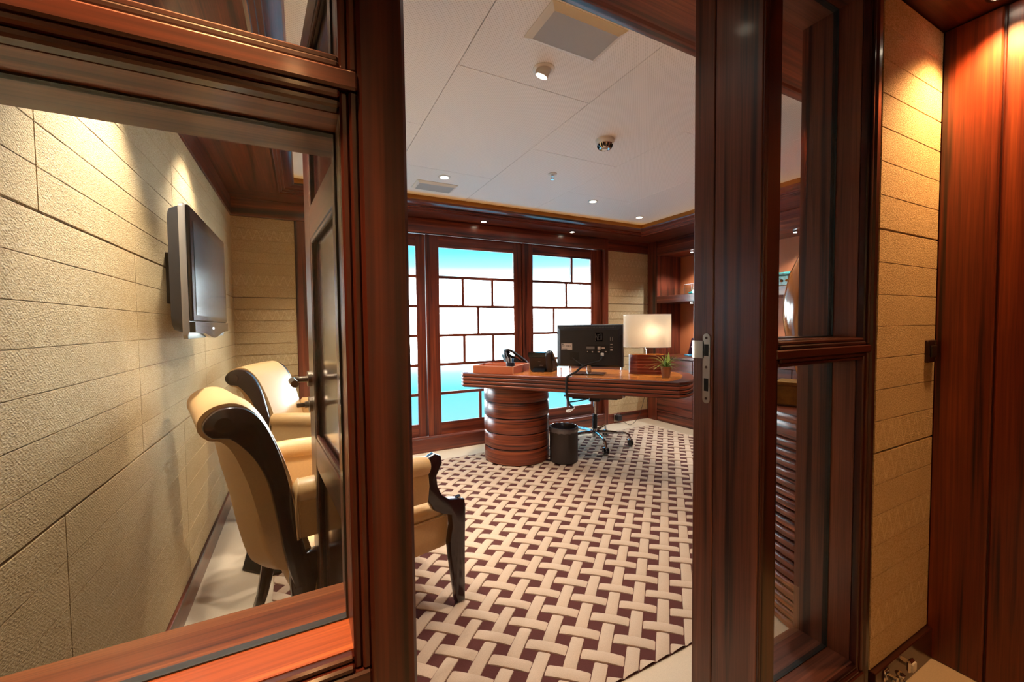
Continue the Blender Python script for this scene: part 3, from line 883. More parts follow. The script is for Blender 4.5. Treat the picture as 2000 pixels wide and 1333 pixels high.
bm = NB(); lathe(bm, [(0.052, 0.0), (0.058, 0.012), (0.056, 0.05), (0.078, 0.14), (0.112, 0.26), (0.128, 0.37), (0.126, 0.46), (0.104, 0.57), (0.066, 0.66), (0.046, 0.70), (0.05, 0.72), (0.04, 0.72), (0.04, 0.70)], 40)
obj('vase_body', bm, AMBER, t, ang=60)
bm = NB(); lathe(bm, [(0.060, 0.0), (0.062, 0.010), (0.056, 0.016)], 32); obj('vase_foot', bm, GOLD, t)

# ------------------------------------------------------------------ desk
DU = Vector((0.632, -0.775, 0)); DA = math.atan2(-0.775, 0.632)
DO = Vector((1.208, 3.287, 0))
def dsk(u, v): return DO + DU * u + Vector((0.775, 0.632, 0)) * v
DESK = thing('executive_desk', 'large rounded rosewood desk on a banded drum pedestal', 'desk', DO, DA)
def outline(ins=0.0, bul=0.10, n=14, vf=0.0):
    pts = []
    u0, u1, v0, v1 = 0.0 + ins, 1.723 - ins, vf + ins * 0.4, 0.69 - ins * 0.6
    c = (v0 + v1) / 2; h = (v1 - v0) / 2
    for k in range(n + 1):
        tt = -1 + 2 * k / n; pts.append((u1 + bul * math.sqrt(max(0, 1 - tt * tt)) ** 1.2, c + h * tt))
    for k in range(n + 1):
        tt = 1 - 2 * k / n; pts.append((u0 - bul * math.sqrt(max(0, 1 - tt * tt)) ** 1.2, c + h * tt))
    return pts
for k in range(4):
    z0 = 0.675 + k * 0.030
    bm = NB(); prism(bm, outline(0.004), z0 + 0.0015, z0 + (0.0275 if k < 3 else 0.0285), 0.0095, 3); obj('edge_slat', bm, DX, DESK)
bm = NB(); prism(bm, outline(0.014), 0.676, 0.790); obj('desk_core', bm, plain('desk_core', srgb(26, 10, 8), 0.5), DESK)
bm = NB(); prism(bm, outline(0.09), 0.7930, 0.7955); obj('desk_inlay', bm, INLAY, DESK)['label'] = 'orange inlaid writing surface'
PC = (0.347, 0.362)
bm = NB(); lathe(bm, [(0.278, 0.0127), (0.278, 0.676)], 48, (PC[0], PC[1], 0)); obj('pedestal_core', bm, plain('pedestal_core', srgb(24, 10, 8), 0.4), DESK)
for k in range(5):
    z0 = 0.0128 + k * 0.1325
    z1 = z0 + 0.126 if k < 4 else 0.674
    bm = NB(); lathe(bm, [(0.284, z0), (0.291, z0 + 0.004), (0.293, z0 + 0.02), (0.291, z1 - 0.012), (0.285, z1 - 0.001), (0.278, z1)], 64, (PC[0], PC[1], 0))
    obj('pedestal_ring', bm, DX, DESK, ang=40)
DZ = 0.7957

# monitor seen from behind
MO = thing('computer_monitor', 'black computer monitor on the desk seen from behind', 'monitor', dsk(1.03, 0.28) + Vector((0, 0, DZ)), DA + math.radians(3))
# local -y faces the camera (back of the screen)
bm = NB(); box(bm, -0.13, 0.13, -0.085, 0.085, 0, 0.008, 0.003); obj('base', bm, BLACKG, MO)
bm = NB(); cyl(bm, (0, 0, 0.008), (0, 0, 0.075), 0.02, n=20); obj('neck', bm, CHROME, MO)
HW, Z0, Z1 = 0.27, 0.054, 0.402
bm = NB(); box(bm, -HW, HW, 0.012, 0.034, Z0, Z1, 0.004); obj('screen_bezel', bm, BLACKG, MO)
bm = NB()
loft(bm, [[(-HW + .002, .012, Z0 + .002), (HW - .002, .012, Z0 + .002), (HW - .002, .012, Z1 - .002), (-HW + .002, .012, Z1 - .002)],
          [(-HW + .004, -.004, Z0 + .006), (HW - .004, -.004, Z0 + .006), (HW - .004, -.004, Z1 - .006), (-HW + .004, -.004, Z1 - .006)],
          [(-HW + .035, -.020, Z0 + .02), (HW - .035, -.020, Z0 + .02), (HW - .035, -.020, Z1 - .045), (-HW + .035, -.020, Z1 - .045)]])
bc_ = obj('back_cover', bm, BLACKP, MO, ang=20)
bm = NB()
for k in range(34): box(bm, -0.21 + k * 0.0125, -0.202 + k * 0.0125, -0.0165, -0.012, Z1 - 0.030, Z1 - 0.018)
obj('vent_slots', bm, plain('vent_grey', srgb(70, 72, 76), 0.4), bc_)
st = bxo('label_sticker', (-0.225, -0.135, -0.0212, -0.0202, 0.195, 0.248), PAPERW, bc_)
bm = NB()
cyl(bm, (-0.216, -0.0212, 0.242), (-0.216, -0.0216, 0.242), 0.004, n=12); box(bm, -0.216, -0.203, -0.0216, -0.0212, 0.240, 0.244)
for k, wd in enumerate((0.02, 0.026, 0.018)): box(bm, -0.219, -0.219 + wd, -0.0216, -0.0212, 0.232 - k * 0.005, 0.2335 - k * 0.005)
for x_ in (-0.182, -0.168, -0.154): box(bm, x_, x_ + 0.006, -0.0216, -0.0212, 0.224, 0.231)
box(bm, -0.219, -0.176, -0.0216, -0.0212, 0.1985, 0.2055)
obj('print', bm, INK, st)
bxo('warning_plate', (0.052, 0.112, -0.0210, -0.0202, 0.265, 0.335), BLACKG, bc_)
bm = NB()
for a_, b_ in (((0.066, 0.318), (0.104, 0.326)), ((0.066, 0.318), (0.070, 0.278)), ((0.104, 0.326), (0.106, 0.280)), ((0.070, 0.278), (0.106, 0.280)), ((0.064, 0.300), (0.104, 0.302)), ((0.082, 0.322), (0.076, 0.280)), ((0.092, 0.322), (0.094, 0.282)), ((0.060, 0.308), (0.070, 0.294))):
    cyl(bm, (a_[0], -0.0212, a_[1]), (b_[0], -0.0212, b_[1]), 0.0008, n=4)
for k in range(6): box(bm, 0.0535, 0.056, -0.0214, -0.0210, 0.270 + k * 0.010, 0.277 + k * 0.010)
obj('diagram', bm, INKG, bc_)
bxo('port_recess', (-0.02, 0.165, -0.0208, -0.0200, 0.168, 0.236), plain('recess_black', srgb(18, 18, 20), 0.5), bc_)
bxo('side_recess', (0.168, 0.262, -0.012, -0.0036, 0.108, 0.315), plain('recess_black2', srgb(20, 20, 22), 0.5), bc_)
bm = NB(); box(bm, -0.018, 0.048, -0.0215, -0.0208, 0.202, 0.224); obj('rating_label', bm, INKG, bc_)
for x_, z_, w_, h_ in ((0.072, 0.200, 0.024, 0.024), (0.072, 0.176, 0.018, 0.012), (-0.012, 0.180, 0.006, 0.006), (0.026, 0.176, 0.010, 0.010), (0.105, 0.208, 0.024, 0.010), (0.130, 0.180, 0.014, 0.007), (0.172, 0.240, 0.018, 0.005), (0.172, 0.218, 0.018, 0.005), (0.172, 0.192, 0.018, 0.012), (0.172, 0.270, 0.002, 0.03), (0.188, 0.270, 0.002, 0.03)):
    obj('port_label', box(NB(), x_, x_ + w_, -0.0222, -0.0206, z_, z_ + h_), PAPERW, bc_)
bm = NB(); box(bm, -0.155, -0.075, -0.0212, -0.0198, 0.112, 0.175, 0.0005); obj('power_inlet', bm, plain('inlet_black', srgb(14, 14, 16), 0.4), bc_)
bm = NB(); box(bm, 0.098, 0.122, -0.036, -0.0205, 0.148, 0.174, 0.003); obj('plug', bm, WHITEP, bc_)
# cable bundle running over the desk edge
t = thing('monitor_cable', 'black braided cable bundle hanging over the desk front', 'cable', dsk(1.0, 0.0) + Vector((0, 0, DZ)), DA)
def smoothpts(P, n=8):
    P = [Vector(p) for p in P]; out = []
    for i in range(len(P) - 1):
        p0, p1, p2, p3 = P[max(i - 1, 0)], P[i], P[i + 1], P[min(i + 2, len(P) - 1)]
        for k in range(n):
            s = k / n
            out.append(0.5 * ((2 * p1) + (p2 - p0) * s + (2 * p0 - 5 * p1 + 4 * p2 - p3) * s * s + (3 * p1 - p0 - 3 * p2 + p3) * s ** 3))
    out.append(P[-1]); return out
bm = NB()
tube(bm, smoothpts([(0.14, 0.235, 0.150), (0.135, 0.21, 0.115), (0.07, 0.215, 0.095), (0.00, 0.20, 0.070), (-0.04, 0.13, 0.030), (-0.065, 0.04, 0.012), (-0.075, -0.008, 0.002), (-0.078, -0.014, -0.06), (-0.076, -0.012, -0.135), (-0.06, -0.006, -0.20), (-0.03, 0.012, -0.235)]), 0.0085, 10)
obj('cable', bm, RUBBER, t)
bm = NB()
tube(bm, smoothpts([(-0.10, 0.245, 0.13), (-0.06, 0.225, 0.105), (0.0, 0.20, 0.072)]), 0.004, 8); obj('power_lead', bm, RUBBER, t)
bm = NB()
for k in range(3): tube(bm, smoothpts([(-0.03 + k * .004, 0.012, -0.225), (-0.05 + .01 * k, 0.0, -0.262 + .01 * k), (-0.085, 0.01, -0.268 + .006 * k), (-0.06, 0.02, -0.25)]), 0.003, 6)
obj('cable_ends', bm, WHITEP, t)

# desk trays, pen pot
def tray(loc, w, d, h, label):
    t = thing('document_tray', label, 'tray', loc, DA, 'tan document trays on the desk')
    bxo('base', (0, w, 0, d, 0, 0.005), TANBOX, t)
    for dm in ((0, w, 0, 0.008), (0, w, d - 0.008, d), (0, 0.008, 0.008, d - 0.008), (w - 0.008, w, 0.008, d - 0.008)):
        bxo('side', (dm[0], dm[1], dm[2], dm[3], 0.005, h), TANBOX, t, 0.001)
    bm = NB()
    for x_ in (0.001, w - 0.004): box(bm, x_, x_ + 0.003, -0.001, 0.0, 0.002, h - 0.001)
    for y_ in (0.001, d - 0.004): box(bm, w, w + 0.001, y_, y_ + 0.003, 0.002, h - 0.001)
    box(bm, 0, w, 0.0, 0.008, h, h + 0.001); box(bm, w - 0.008, w, 0.008, d, h, h + 0.001)
    obj('stitching', bm, TANEDGE, t)
    return t
tray(dsk(0.085, 0.035) + Vector((0, 0, DZ)), 0.375, 0.205, 0.062, 'wide tan leather document tray at the left desk end')
tray(dsk(0.085, 0.245) + Vector((0, 0, DZ)), 0.375, 0.160, 0.062, 'second tan leather tray directly behind the wide tray')
t = thing('pen_pot', 'small navy pen pot standing beside the tan trays', 'pen pot', dsk(0.378, 0.165) + Vector((0, 0, DZ + 0.0052)), DA)
bm = NB(); lathe(bm, [(0.036, 0), (0.037, 0.004), (0.037, 0.082), (0.033, 0.082), (0.033, 0.01)], 28); obj('pot', bm, plain('navy_leather', srgb(32, 40, 58), 0.4), t)
bm = NB()
for k in range(5):
    a = 2 * PI * k / 5; tube(bm, [(0.012 * math.cos(a), 0.012 * math.sin(a), 0.012), (0.024 * math.cos(a) - 0.014, 0.022 * math.sin(a), 0.115 + 0.008 * (k % 3))], 0.0035, 6)
obj('pens', bm, SILVERP, t)
bm = NB()
for s in (-1, 1): tube(bm, [(s * 0.006, 0.01, 0.02), (0.02 + s * 0.006, 0.01, 0.112)], 0.004, 6)
obj('scissors', bm, plain('blue_handle', srgb(40, 110, 160), 0.4), t)

# telephones
def phone(loc, rz, label, tilt):
    t = thing('desk_telephone', label, 'telephone', loc, rz, 'telephones on the desk')
    # local -y towards the camera = rear of phone; keypad face slopes up towards the rear
    bm = NB(); R = []
    for x in (-0.10, 0.055):
        R.append([(x, -0.035, 0.0), (x, -0.035, 0.012), (x, -0.085, 0.125), (x, -0.07, 0.150), (x, 0.11, 0.045), (x, 0.115, 0.0)])
    loft(bm, R); bmesh.ops.bevel(bm, geom=bm.edges[:], offset=0.005, segments=2, affect='EDGES'); obj('body', bm, BLACKP, t)
    bm = NB(); R = [[(x, -0.095, 0.128), (x, -0.092, 0.165), (x, -0.045, 0.172), (x, -0.03, 0.135)] for x in (-0.105, 0.05)]
    loft(bm, R); bmesh.ops.bevel(bm, geom=bm.edges[:], offset=0.004, segments=2, affect='EDGES'); obj('display_hood', bm, BLACKG, t)
    bm = NB(); R = [[(x, -0.105, 0.0), (x, -0.105, 0.005), (x, -0.035, 0.03), (x, -0.035, 0.0)] for x in (-0.07, 0.04)]
    loft(bm, R); obj('foot', bm, BLACKP, t)
    bm = NB()
    for x_, z_, w_ in ((-0.02, 0.085, 0.02), (-0.01, 0.055, 0.035), (-0.01, 0.048, 0.03)):
        box(bm, x_, x_ + w_, -0.075 + (0.09 - z_) * 0.44 - 0.0035, -0.07 + (0.09 - z_) * 0.44, z_, z_ + 0.004)
    obj('rear_print', bm, INKG, t)
    bm = NB()
    for r_ in range(4):
        for c_ in range(3): box(bm, -0.085 + c_ * 0.03, -0.065 + c_ * 0.03, 0.0 + r_ * 0.024 - 0.02, 0.014 + r_ * 0.024 - 0.02, 0.092 - r_ * 0.012, 0.108 - r_ * 0.0135, 0.001)
    obj('keypad', bm, GREYP, t)
    P = smoothpts([(0.082, 0.12, 0.030), (0.082, 0.105, 0.060), (0.082, 0.03, 0.118), (0.082, -0.055, 0.172), (0.082, -0.092, 0.168), (0.082, -0.098, 0.135), (0.082, -0.07, 0.03)], 5)
    bm = NB(); R = []
    for i, p in enumerate(P):
        f = i / (len(P) - 1)
        wd = 0.026 if 0.15 < f < 0.72 else 0.029
        th = 0.012
        d = (P[min(i + 1, len(P) - 1)] - P[max(i - 1, 0)]).normalized(); nrm = Vector((0, -d.z, d.y))
        R.append([p + Vector((math.cos(a) * wd, 0, 0)) + nrm * (math.sin(a) * th) for a in [2 * PI * k / 12 for k in range(12)]])
    loft(bm, R); hs = obj('handset', bm, BLACKP, t, ang=50)
    bm = NB(); R = [[(x, -0.06, 0.0), (x, -0.085, 0.10), (x, 0.0, 0.09), (x, 0.11, 0.02), (x, 0.115, 0.0)] for x in (0.056, 0.106)]
    loft(bm, R); obj('cradle', bm, BLACKP, t)
    bm = NB(); pts_ = []
    for k in range(60): pts_.append((0.10 + 0.006 * math.cos(k * 1.1), -0.03 + k * 0.0016, 0.010 + 0.006 * math.sin(k * 1.1)))
    tube(bm, pts_, 0.002, 5); obj('cord', bm, RUBBER, t)
    return t
phone(dsk(0.60, 0.36) + Vector((0, 0, DZ)), DA + math.radians(4), 'black desk telephone next to the monitor', 0)
p2 = phone(dsk(0.22, 0.565) + Vector((0, 0, DZ)), DA + math.radians(-48), 'black desk telephone behind the tan trays', 0)

# table lamp
LP = dsk(1.0, 0.0)
t = thing('table_lamp', 'lit table lamp with oval cream shade on banded wood base', 'lamp', (2.47, 2.425, DZ), DA + math.radians(4))
def peanut(s, n=48):
    out = []
    for k in range(n):
        a = 2 * PI * k / n
        out.append((0.142 * s * math.cos(a), (0.070 - 0.016 * math.cos(2 * a) * -1 * (abs(math.cos(a)) < 0.5)) * s * math.sin(a)))
    return out
for k in range(6):
    bm = NB(); prism(bm, peanut(1.0), 0.0005 + k * 0.0258, 0.0005 + k * 0.0258 + 0.0250, 0.0015, 1); obj('base_band', bm, LAMPW, t)
bm = NB(); prism(bm, peanut(0.985), 0.001, 0.154); obj('base_core', bm, plain('lamp_joint_line', srgb(206, 132, 100), 0.5), t)
bm = NB(); prism(bm, peanut(0.985), 0.154, 0.1585); obj('base_top', bm, INLAY, t)
bm = NB(); cyl(bm, (0, 0, 0.158), (0, 0, 0.235), 0.006, n=12); cyl(bm, (0, 0, 0.198), (0, 0, 0.235), 0.016, n=16); obj('stem', bm, CHROME, t)
bm = NB(); cyl(bm, (0.07, -0.02, 0.195), (0.07, -0.02, 0.26), 0.0016, n=6); obj('pull_chain', bm, CHROME, t)
bm = NB()
n = 56; R = []
for r_, z in ((0.183, 0.216), (0.183, 0.478), (0.180, 0.478), (0.180, 0.216)):
    R.append([(r_ * math.cos(2 * PI * k / n), r_ * 0.60 * math.sin(2 * PI * k / n), z) for k in range(n)])
R.append(R[0])
loft(bm, R, cap=False); obj('lamp_shade', bm, SHADE, t, ang=50)
bm = NB()
for z in (0.216, 0.474):
    loft(bm, [[(r_ * math.cos(2 * PI * k / n), r_ * 0.60 * math.sin(2 * PI * k / n), zz) for k in range(n)] for r_, zz in ((0.1838, z), (0.1838, z + 0.004))], cap=False)
obj('shade_trim', bm, WHITEP, t)
bm = NB(); lathe(bm, [(0.008, 0.300), (0.02, 0.33), (0.026, 0.355), (0.02, 0.378), (0.004, 0.39)], 16, (0.06, -0.045, 0)); obj('bulb', bm, emit('bulb', (1, 0.86, 0.66, 1), 6), t)
light('lamp_glow', 'POINT', (0.05, -0.035, 0.345), 1.3, (1.0, 0.82, 0.60), t, size=0.03)

# potted plant
t = thing('potted_plant', 'small spider plant in a terracotta pot beside lamp', 'plant', (2.405, 2.172, DZ))
bm = NB(); lathe(bm, [(0.026, 0), (0.028, 0.002), (0.037, 0.074), (0.040, 0.076), (0.040, 0.084), (0.034, 0.084), (0.033, 0.07)], 28); obj('pot', bm, POT, t)
bm = NB(); lathe(bm, [(0.0335, 0.066), (0.02, 0.072), (0.002, 0.073)], 20); obj('soil', bm, plain('soil', srgb(50, 36, 24), 0.9), t)
rnd = random.Random(5)
for k in range(42):
    a = 2 * PI * k / 42 * 5.3 + rnd.uniform(-0.2, 0.2)
    L = rnd.uniform(0.08, 0.19); up = rnd.uniform(0.7, 1.6)
    if k % 4 == 0: L *= 1.1; up = 0.6
    d = Vector((math.cos(a), math.sin(a), 0)); sd = Vector((-math.sin(a), math.cos(a), 0))
    w0 = rnd.uniform(0.0022, 0.004)
    bm = NB(); R = []
    for s in range(8):
        f = s / 7
        p = d * (0.008 + L * f * (0.42 + 0.45 * f)) + Vector((0, 0, 0.07 + up * L * (f - 0.85 * f * f * (1.15 if up < 0.8 else 0.75))))
        wd = w0 * (1 - f) ** 0.7 + 0.0003
        R.append([p - sd * wd + Vector((0, 0, 0.0012 * (1 - f))), p, p + sd * wd + Vector((0, 0, 0.0012 * (1 - f))), p - Vector((0, 0, 0.0008))])
    loft(bm, R); obj('leaf', bm, LEAF2 if k % 5 == 2 else LEAF, t, ang=60)
bm = NB(); R = []
for s in range(8):
    f = s / 7; p = Vector((0.02 + 0.02 * f, 0.0 + 0.01 * f, 0.07 + 0.12 * f)); wd = 0.011 * math.sin(PI * min(1, f * 0.9 + 0.1)) + 0.0005
    R.append([p + Vector((-0.7 * wd, 0.7 * wd, 0)), p + Vector((0.002, 0.002, 0)), p + Vector((0.7 * wd, -0.7 * wd, 0)), p - Vector((0.001, 0.001, 0))])
loft(bm, R); obj('broad_leaf', bm, LEAF2, t, ang=60)

# ------------------------------------------------------------------ office chair behind the desk
OC = thing('office_chair', 'swivel office chair with chrome five-star base behind desk', 'chair', (2.549, 3.187, 0.0125), math.radians(-130))
# local +x = chair front (towards camera)
bm = NB(); cyl(bm, (0, 0, 0.075), (0, 0, 0.16), 0.028, n=20); base = obj('hub', bm, CHROME, OC)
bm = NB(); cyl(bm, (0, 0, 0.16), (0, 0, 0.30), 0.024, n=18); obj('column_sleeve', bm, BLACKP, OC)
bm = NB(); cyl(bm, (0, 0, 0.30), (0, 0, 0.45), 0.014, n=16); obj('gas_column', bm, CHROME, OC)
for k, a in enumerate([math.radians(x + 130) for x in (-112, -40, 32, 104, 176)]):
    d = Vector((math.cos(a), math.sin(a), 0))
    bm = NB(); tube(bm, [d * 0.02 + Vector((0, 0, 0.125)), d * 0.15 + Vector((0, 0, 0.128)), d * 0.29 + Vector((0, 0, 0.122)), d * 0.325 + Vector((0, 0, 0.108)), d * 0.338 + Vector((0, 0, 0.062))], [0.017, 0.015, 0.0125, 0.012, 0.012], 10)
    lg = obj('base_leg', bm, CHROME, OC)
    s_ = Vector((-d.y, d.x, 0)); c_ = d * 0.338 + Vector((0, 0, 0.034))
    for q in (-1, 1):
        bm = NB(); cyl(bm, c_ + s_ * (q * 0.006), c_ + s_ * (q * 0.026), 0.0295, n=20); obj('castor', bm, BLACKG, lg)
    bm = NB(); lathe(bm, [(0.02, 0.052), (0.024, 0.062), (0.014, 0.07)], 14, (d.x * 0.338, d.y * 0.338, 0)); obj('castor_hood', bm, CHROME, lg)
bm = NB(); box(bm, -0.10, 0.10, -0.055, 0.055, 0.44, 0.505, 0.01); obj('mechanism', bm, BLACKP, OC)
bm = NB(); box(bm, -0.03, 0.03, -0.22, 0.22, 0.448, 0.478, 0.006)
for s in (-1, 1):
    tube(bm, [(0, s * 0.16, 0.466), (0.02, s * 0.235, 0.522)], 0.014, 8)
obj('seat_bracket', bm, BLACKP, OC)
bm = NB(); cyl(bm, (0, 0.20, 0.463), (0, 0.245, 0.463), 0.013, n=12); obj('tension_knob', bm, BLACKP, OC)
bm = NB(); tube(bm, [(0.02, -0.04, 0.456), (0.06, -0.18, 0.431), (0.07, -0.26, 0.421)], 0.006, 8); obj('tilt_lever', bm, BLACKP, OC)
def slab(pts, hw, th):
    bm = NB(); R = []
    for i, p in enumerate(pts):
        p = Vector((p[0], 0, p[1]))
        q0 = Vector((pts[max(i - 1, 0)][0], 0, pts[max(i - 1, 0)][1])); q1 = Vector((pts[min(i + 1, len(pts) - 1)][0], 0, pts[min(i + 1, len(pts) - 1)][1]))
        d = (q1 - q0).normalized(); nrm = Vector((-d.z, 0, d.x)) * (th / 2)
        y = Vector((0, hw, 0)); e = Vector((0, 0.012, 0))
        R.append([p - y, p - y + e + nrm, p + y - e + nrm, p + y, p + y - e - nrm, p - y + e - nrm])
    loft(bm, R); return bm
seat_p = [(0.25, 0.518), (0.22, 0.530), (0.10, 0.536), (-0.05, 0.530), (-0.19, 0.532)]
back_p = [(-0.19, 0.538), (-0.235, 0.565), (-0.262, 0.63), (-0.285, 0.75), (-0.305, 0.92), (-0.325, 1.06), (-0.345, 1.08)]
obj('seat', slab(seat_p, 0.26, 0.04), SEATL, OC, ang=50)
bk_ = obj('backrest', slab(back_p, 0.255, 0.03), SEATL, OC, ang=50)
bm = NB()
for p in [(-0.252, 0.60), (-0.27, 0.68), (-0.285, 0.78), (-0.303, 0.90), (-0.318, 1.0)]:
    tube(bm, [(p[0] + 0.012, -0.25, p[1]), (p[0] + 0.012, 0.25, p[1])], 0.011, 8)
obj('back_ribs', bm, SEATL, bk_)
for s in (-1, 1):
    y = s * 0.268
    bm = NB(); tube(bm, [(x, y, z) for x, z in seat_p] + [(x, y, z) for x, z in back_p[1:]], 0.011, 10); obj('side_frame', bm, CHROME, OC)
    bm = NB(); tube(bm, smoothpts([(0.10, y, 0.532), (0.10, y + s * 0.02, 0.58), (0.06, y + s * 0.025, 0.64), (-0.10, y + s * 0.025, 0.655), (-0.275, y, 0.68)], 5), 0.011, 8); obj('armrest', bm, CHROME, OC)

# ------------------------------------------------------------------ waste bin
t = thing('waste_bin', 'dark round waste bin with plastic liner beside desk pedestal', 'bin', (2.005, 2.933, 0.0127))
bm = NB(); lathe(bm, [(0.118, 0.0), (0.121, 0.004), (0.123, 0.30), (0.119, 0.30), (0.117, 0.008)], 40); obj('body', bm, BINM, t)
bm = NB(); R = []
for j, (r, z) in enumerate([(0.1245, 0.262), (0.1275, 0.272), (0.1265, 0.29), (0.125, 0.302), (0.118, 0.304), (0.113, 0.28), (0.105, 0.15), (0.06, 0.09), (0.004, 0.08)]):
    R.append([((r + (0.0016 * math.sin(k * 2.3) + 0.0012 * math.sin(k * 5.1) if j else 0)) * math.cos(2 * PI * k / 60), (r + (0.0016 * math.sin(k * 2.3) if j else 0)) * math.sin(2 * PI * k / 60), z + 0.004 * math.sin(k * 1.7 + j) * (j in (0, 1, 3, 6))) for k in range(60)])
loft(bm, R, cap=False); obj('bin_liner', bm, BAG, t, ang=70)

# ------------------------------------------------------------------ armchairs
def armchair(label, loc, rz):
    t = thing('leather_armchair', label, 'armchair', loc, rz, 'cream leather armchairs')
    HWd = 0.275
    # rear posts with scroll top
    prof_r = [(-0.335, 0.33), (-0.352, 0.40), (-0.372, 0.50), (-0.384, 0.58), (-0.402, 0.70), (-0.432, 0.805), (-0.470, 0.878), (-0.505, 0.905), (-0.528, 0.905), (-0.540, 0.890), (-0.528, 0.874), (-0.505, 0.868)]
    front_r = [(-0.275, 0.33), (-0.295, 0.42), (-0.312, 0.50), (-0.328, 0.58), (-0.345, 0.69), (-0.372, 0.80), (-0.405, 0.885), (-0.440, 0.932), (-0.480, 0.952), (-0.525, 0.948), (-0.555, 0.925), (-0.562, 0.892), (-0.546, 0.866), (-0.52, 0.855)]
    poly = front_r + [prof_r[-1]] + prof_r[::-1][1:]
    # scroll: simple closed outline (front edge up, over the roll, down the rear edge)
    poly = front_r[:10] + [(-0.556, 0.920), (-0.560, 0.893), (-0.540, 0.868), (-0.510, 0.862), (-0.487, 0.850)] + [(-0.440, 0.790), (-0.402, 0.70), (-0.380, 0.58), (-0.366, 0.48), (-0.352, 0.40), (-0.335, 0.33)]
    sp3 = lambda P, n: [(q.x, q.z) for q in smoothpts([(x, 0, z) for x, z in P], n)]
    poly = sp3(poly, 3)
    for s in (-1, 1):
        y0, y1 = s * (HWd - 0.034), s * (HWd + 0.004)
        bm = NB(); plate_xz(bm, poly, y0, y1, 0.006); pst = obj('back_post', bm, EBONY, t)
        bm = NB(); cyl(bm, (-0.512, y1 - s * 0.004, 0.905), (-0.512, y1 + s * 0.006, 0.905), 0.022, n=18); obj('scroll_boss', bm, EBONY, pst)
        # rear leg: sabre sweep
        cl = [(-0.290, 0.435, 0.050), (-0.300, 0.36, 0.046), (-0.308, 0.27, 0.034), (-0.322, 0.16, 0.026), (-0.345, 0.06, 0.021), (-0.370, -0.0122, 0.019)]
        bm = NB(); R = []
        for x, z, w in cl: R.append([(x - w, s * (HWd - 0.042), z), (x + w * 0.8, s * (HWd - 0.042), z), (x + w * 0.8, s * (HWd - 0.004), z), (x - w, s * (HWd - 0.004), z)])
        loft(bm, R); bmesh.ops.bevel(bm, geom=bm.edges[:], offset=0.004, segments=1, affect='EDGES'); obj('rear_leg', bm, EBONY, t, ang=50)
        # front leg with arm support
        fl_ = [(0.150, 0.655), (0.185, 0.668), (0.212, 0.655), (0.218, 0.625), (0.205, 0.600), (0.190, 0.575), (0.196, 0.530), (0.215, 0.490), (0.250, 0.462), (0.300, 0.450), (0.326, 0.442), (0.330, 0.40), (0.326, 0.30), (0.324, 0.22), (0.322, 0.12), (0.320, 0.0),
               (0.282, 0.0), (0.268, 0.10), (0.256, 0.19), (0.248, 0.27), (0.262, 0.34), (0.258, 0.392), (0.215, 0.410), (0.178, 0.435), (0.152, 0.480), (0.140, 0.54), (0.142, 0.60)]
        bm = NB(); plate_xz(bm, fl_, s * (HWd - 0.028), s * (HWd + 0.012), 0.006); obj('front_leg', bm, EBONY, t)
        bm = NB(); cyl(bm, (0.305, s * (HWd - 0.008), 0.444), (0.302, s * (HWd - 0.008), 0.456), 0.012, n=14); obj('leg_cap', bm, CHROME, t)
        # arm: padded roll over an upholstered panel
        bm = NB(); R = []
        for x, z, r in ((-0.330, 0.652, 0.028), (-0.318, 0.654, 0.038), (-0.20, 0.650, 0.042), (0.0, 0.636, 0.042), (0.12, 0.628, 0.040), (0.152, 0.626, 0.036), (0.160, 0.626, 0.026)):
            R.append([(x, s * (HWd - 0.004) + 0.040 * math.cos(a) * r / 0.042, z + r * math.sin(a)) for a in [2 * PI * k / 16 for k in range(16)]])
        loft(bm, R); ar = obj('arm_pad', bm, LEATHER, t, ang=60)
        bm = NB(); R = []
        for x, zt, zb in ((-0.325, 0.66, 0.498), (-0.10, 0.65, 0.490), (0.150, 0.62, 0.478)):
            R.append([(x, s * (HWd - 0.022), zb), (x, s * (HWd + 0.014), zb), (x, s * (HWd + 0.022), (zb + zt) / 2), (x, s * (HWd + 0.018), zt), (x, s * (HWd - 0.026), zt), (x, s * (HWd - 0.028), (zb + zt) / 2)])
        loft(bm, R); bmesh.ops.bevel(bm, geom=bm.edges[:], offset=0.006, segments=2, affect='EDGES'); obj('arm_panel', bm, LEATHER, t, ang=40)
        bm = NB(); y_ = s * (HWd + 0.017)
        tube(bm, smoothpts([(-0.327, y_, 0.500), (-0.331, y_ + s * 0.004, 0.57), (-0.330, y_ + s * 0.006, 0.63), (-0.322, y_ + s * 0.002, 0.675), (-0.316, s * (HWd - 0.01), 0.692)], 4), 0.0035, 6); obj('piping', bm, PIPING, ar)
    # backrest: barrel shell with rolled top
    bm = NB(); R = []
    ny = 17
    # outline in (x,z), front then over the roll then rear; rear bulges with |y|
    secF = [(-0.268, 0.40), (-0.292, 0.50), (-0.315, 0.62), (-0.345, 0.74), (-0.385, 0.85), (-0.425, 0.920), (-0.475, 0.958), (-0.530, 0.955), (-0.566, 0.925), (-0.570, 0.885), (-0.545, 0.855), (-0.515, 0.845),
            (-0.490, 0.80), (-0.462, 0.70), (-0.440, 0.60), (-0.420, 0.50), (-0.395, 0.42), (-0.360, 0.385), (-0.310, 0.380)]
    secF = sp3(secF, 3)
    KR, KB, KT, KE = 33, 54, 18, 48
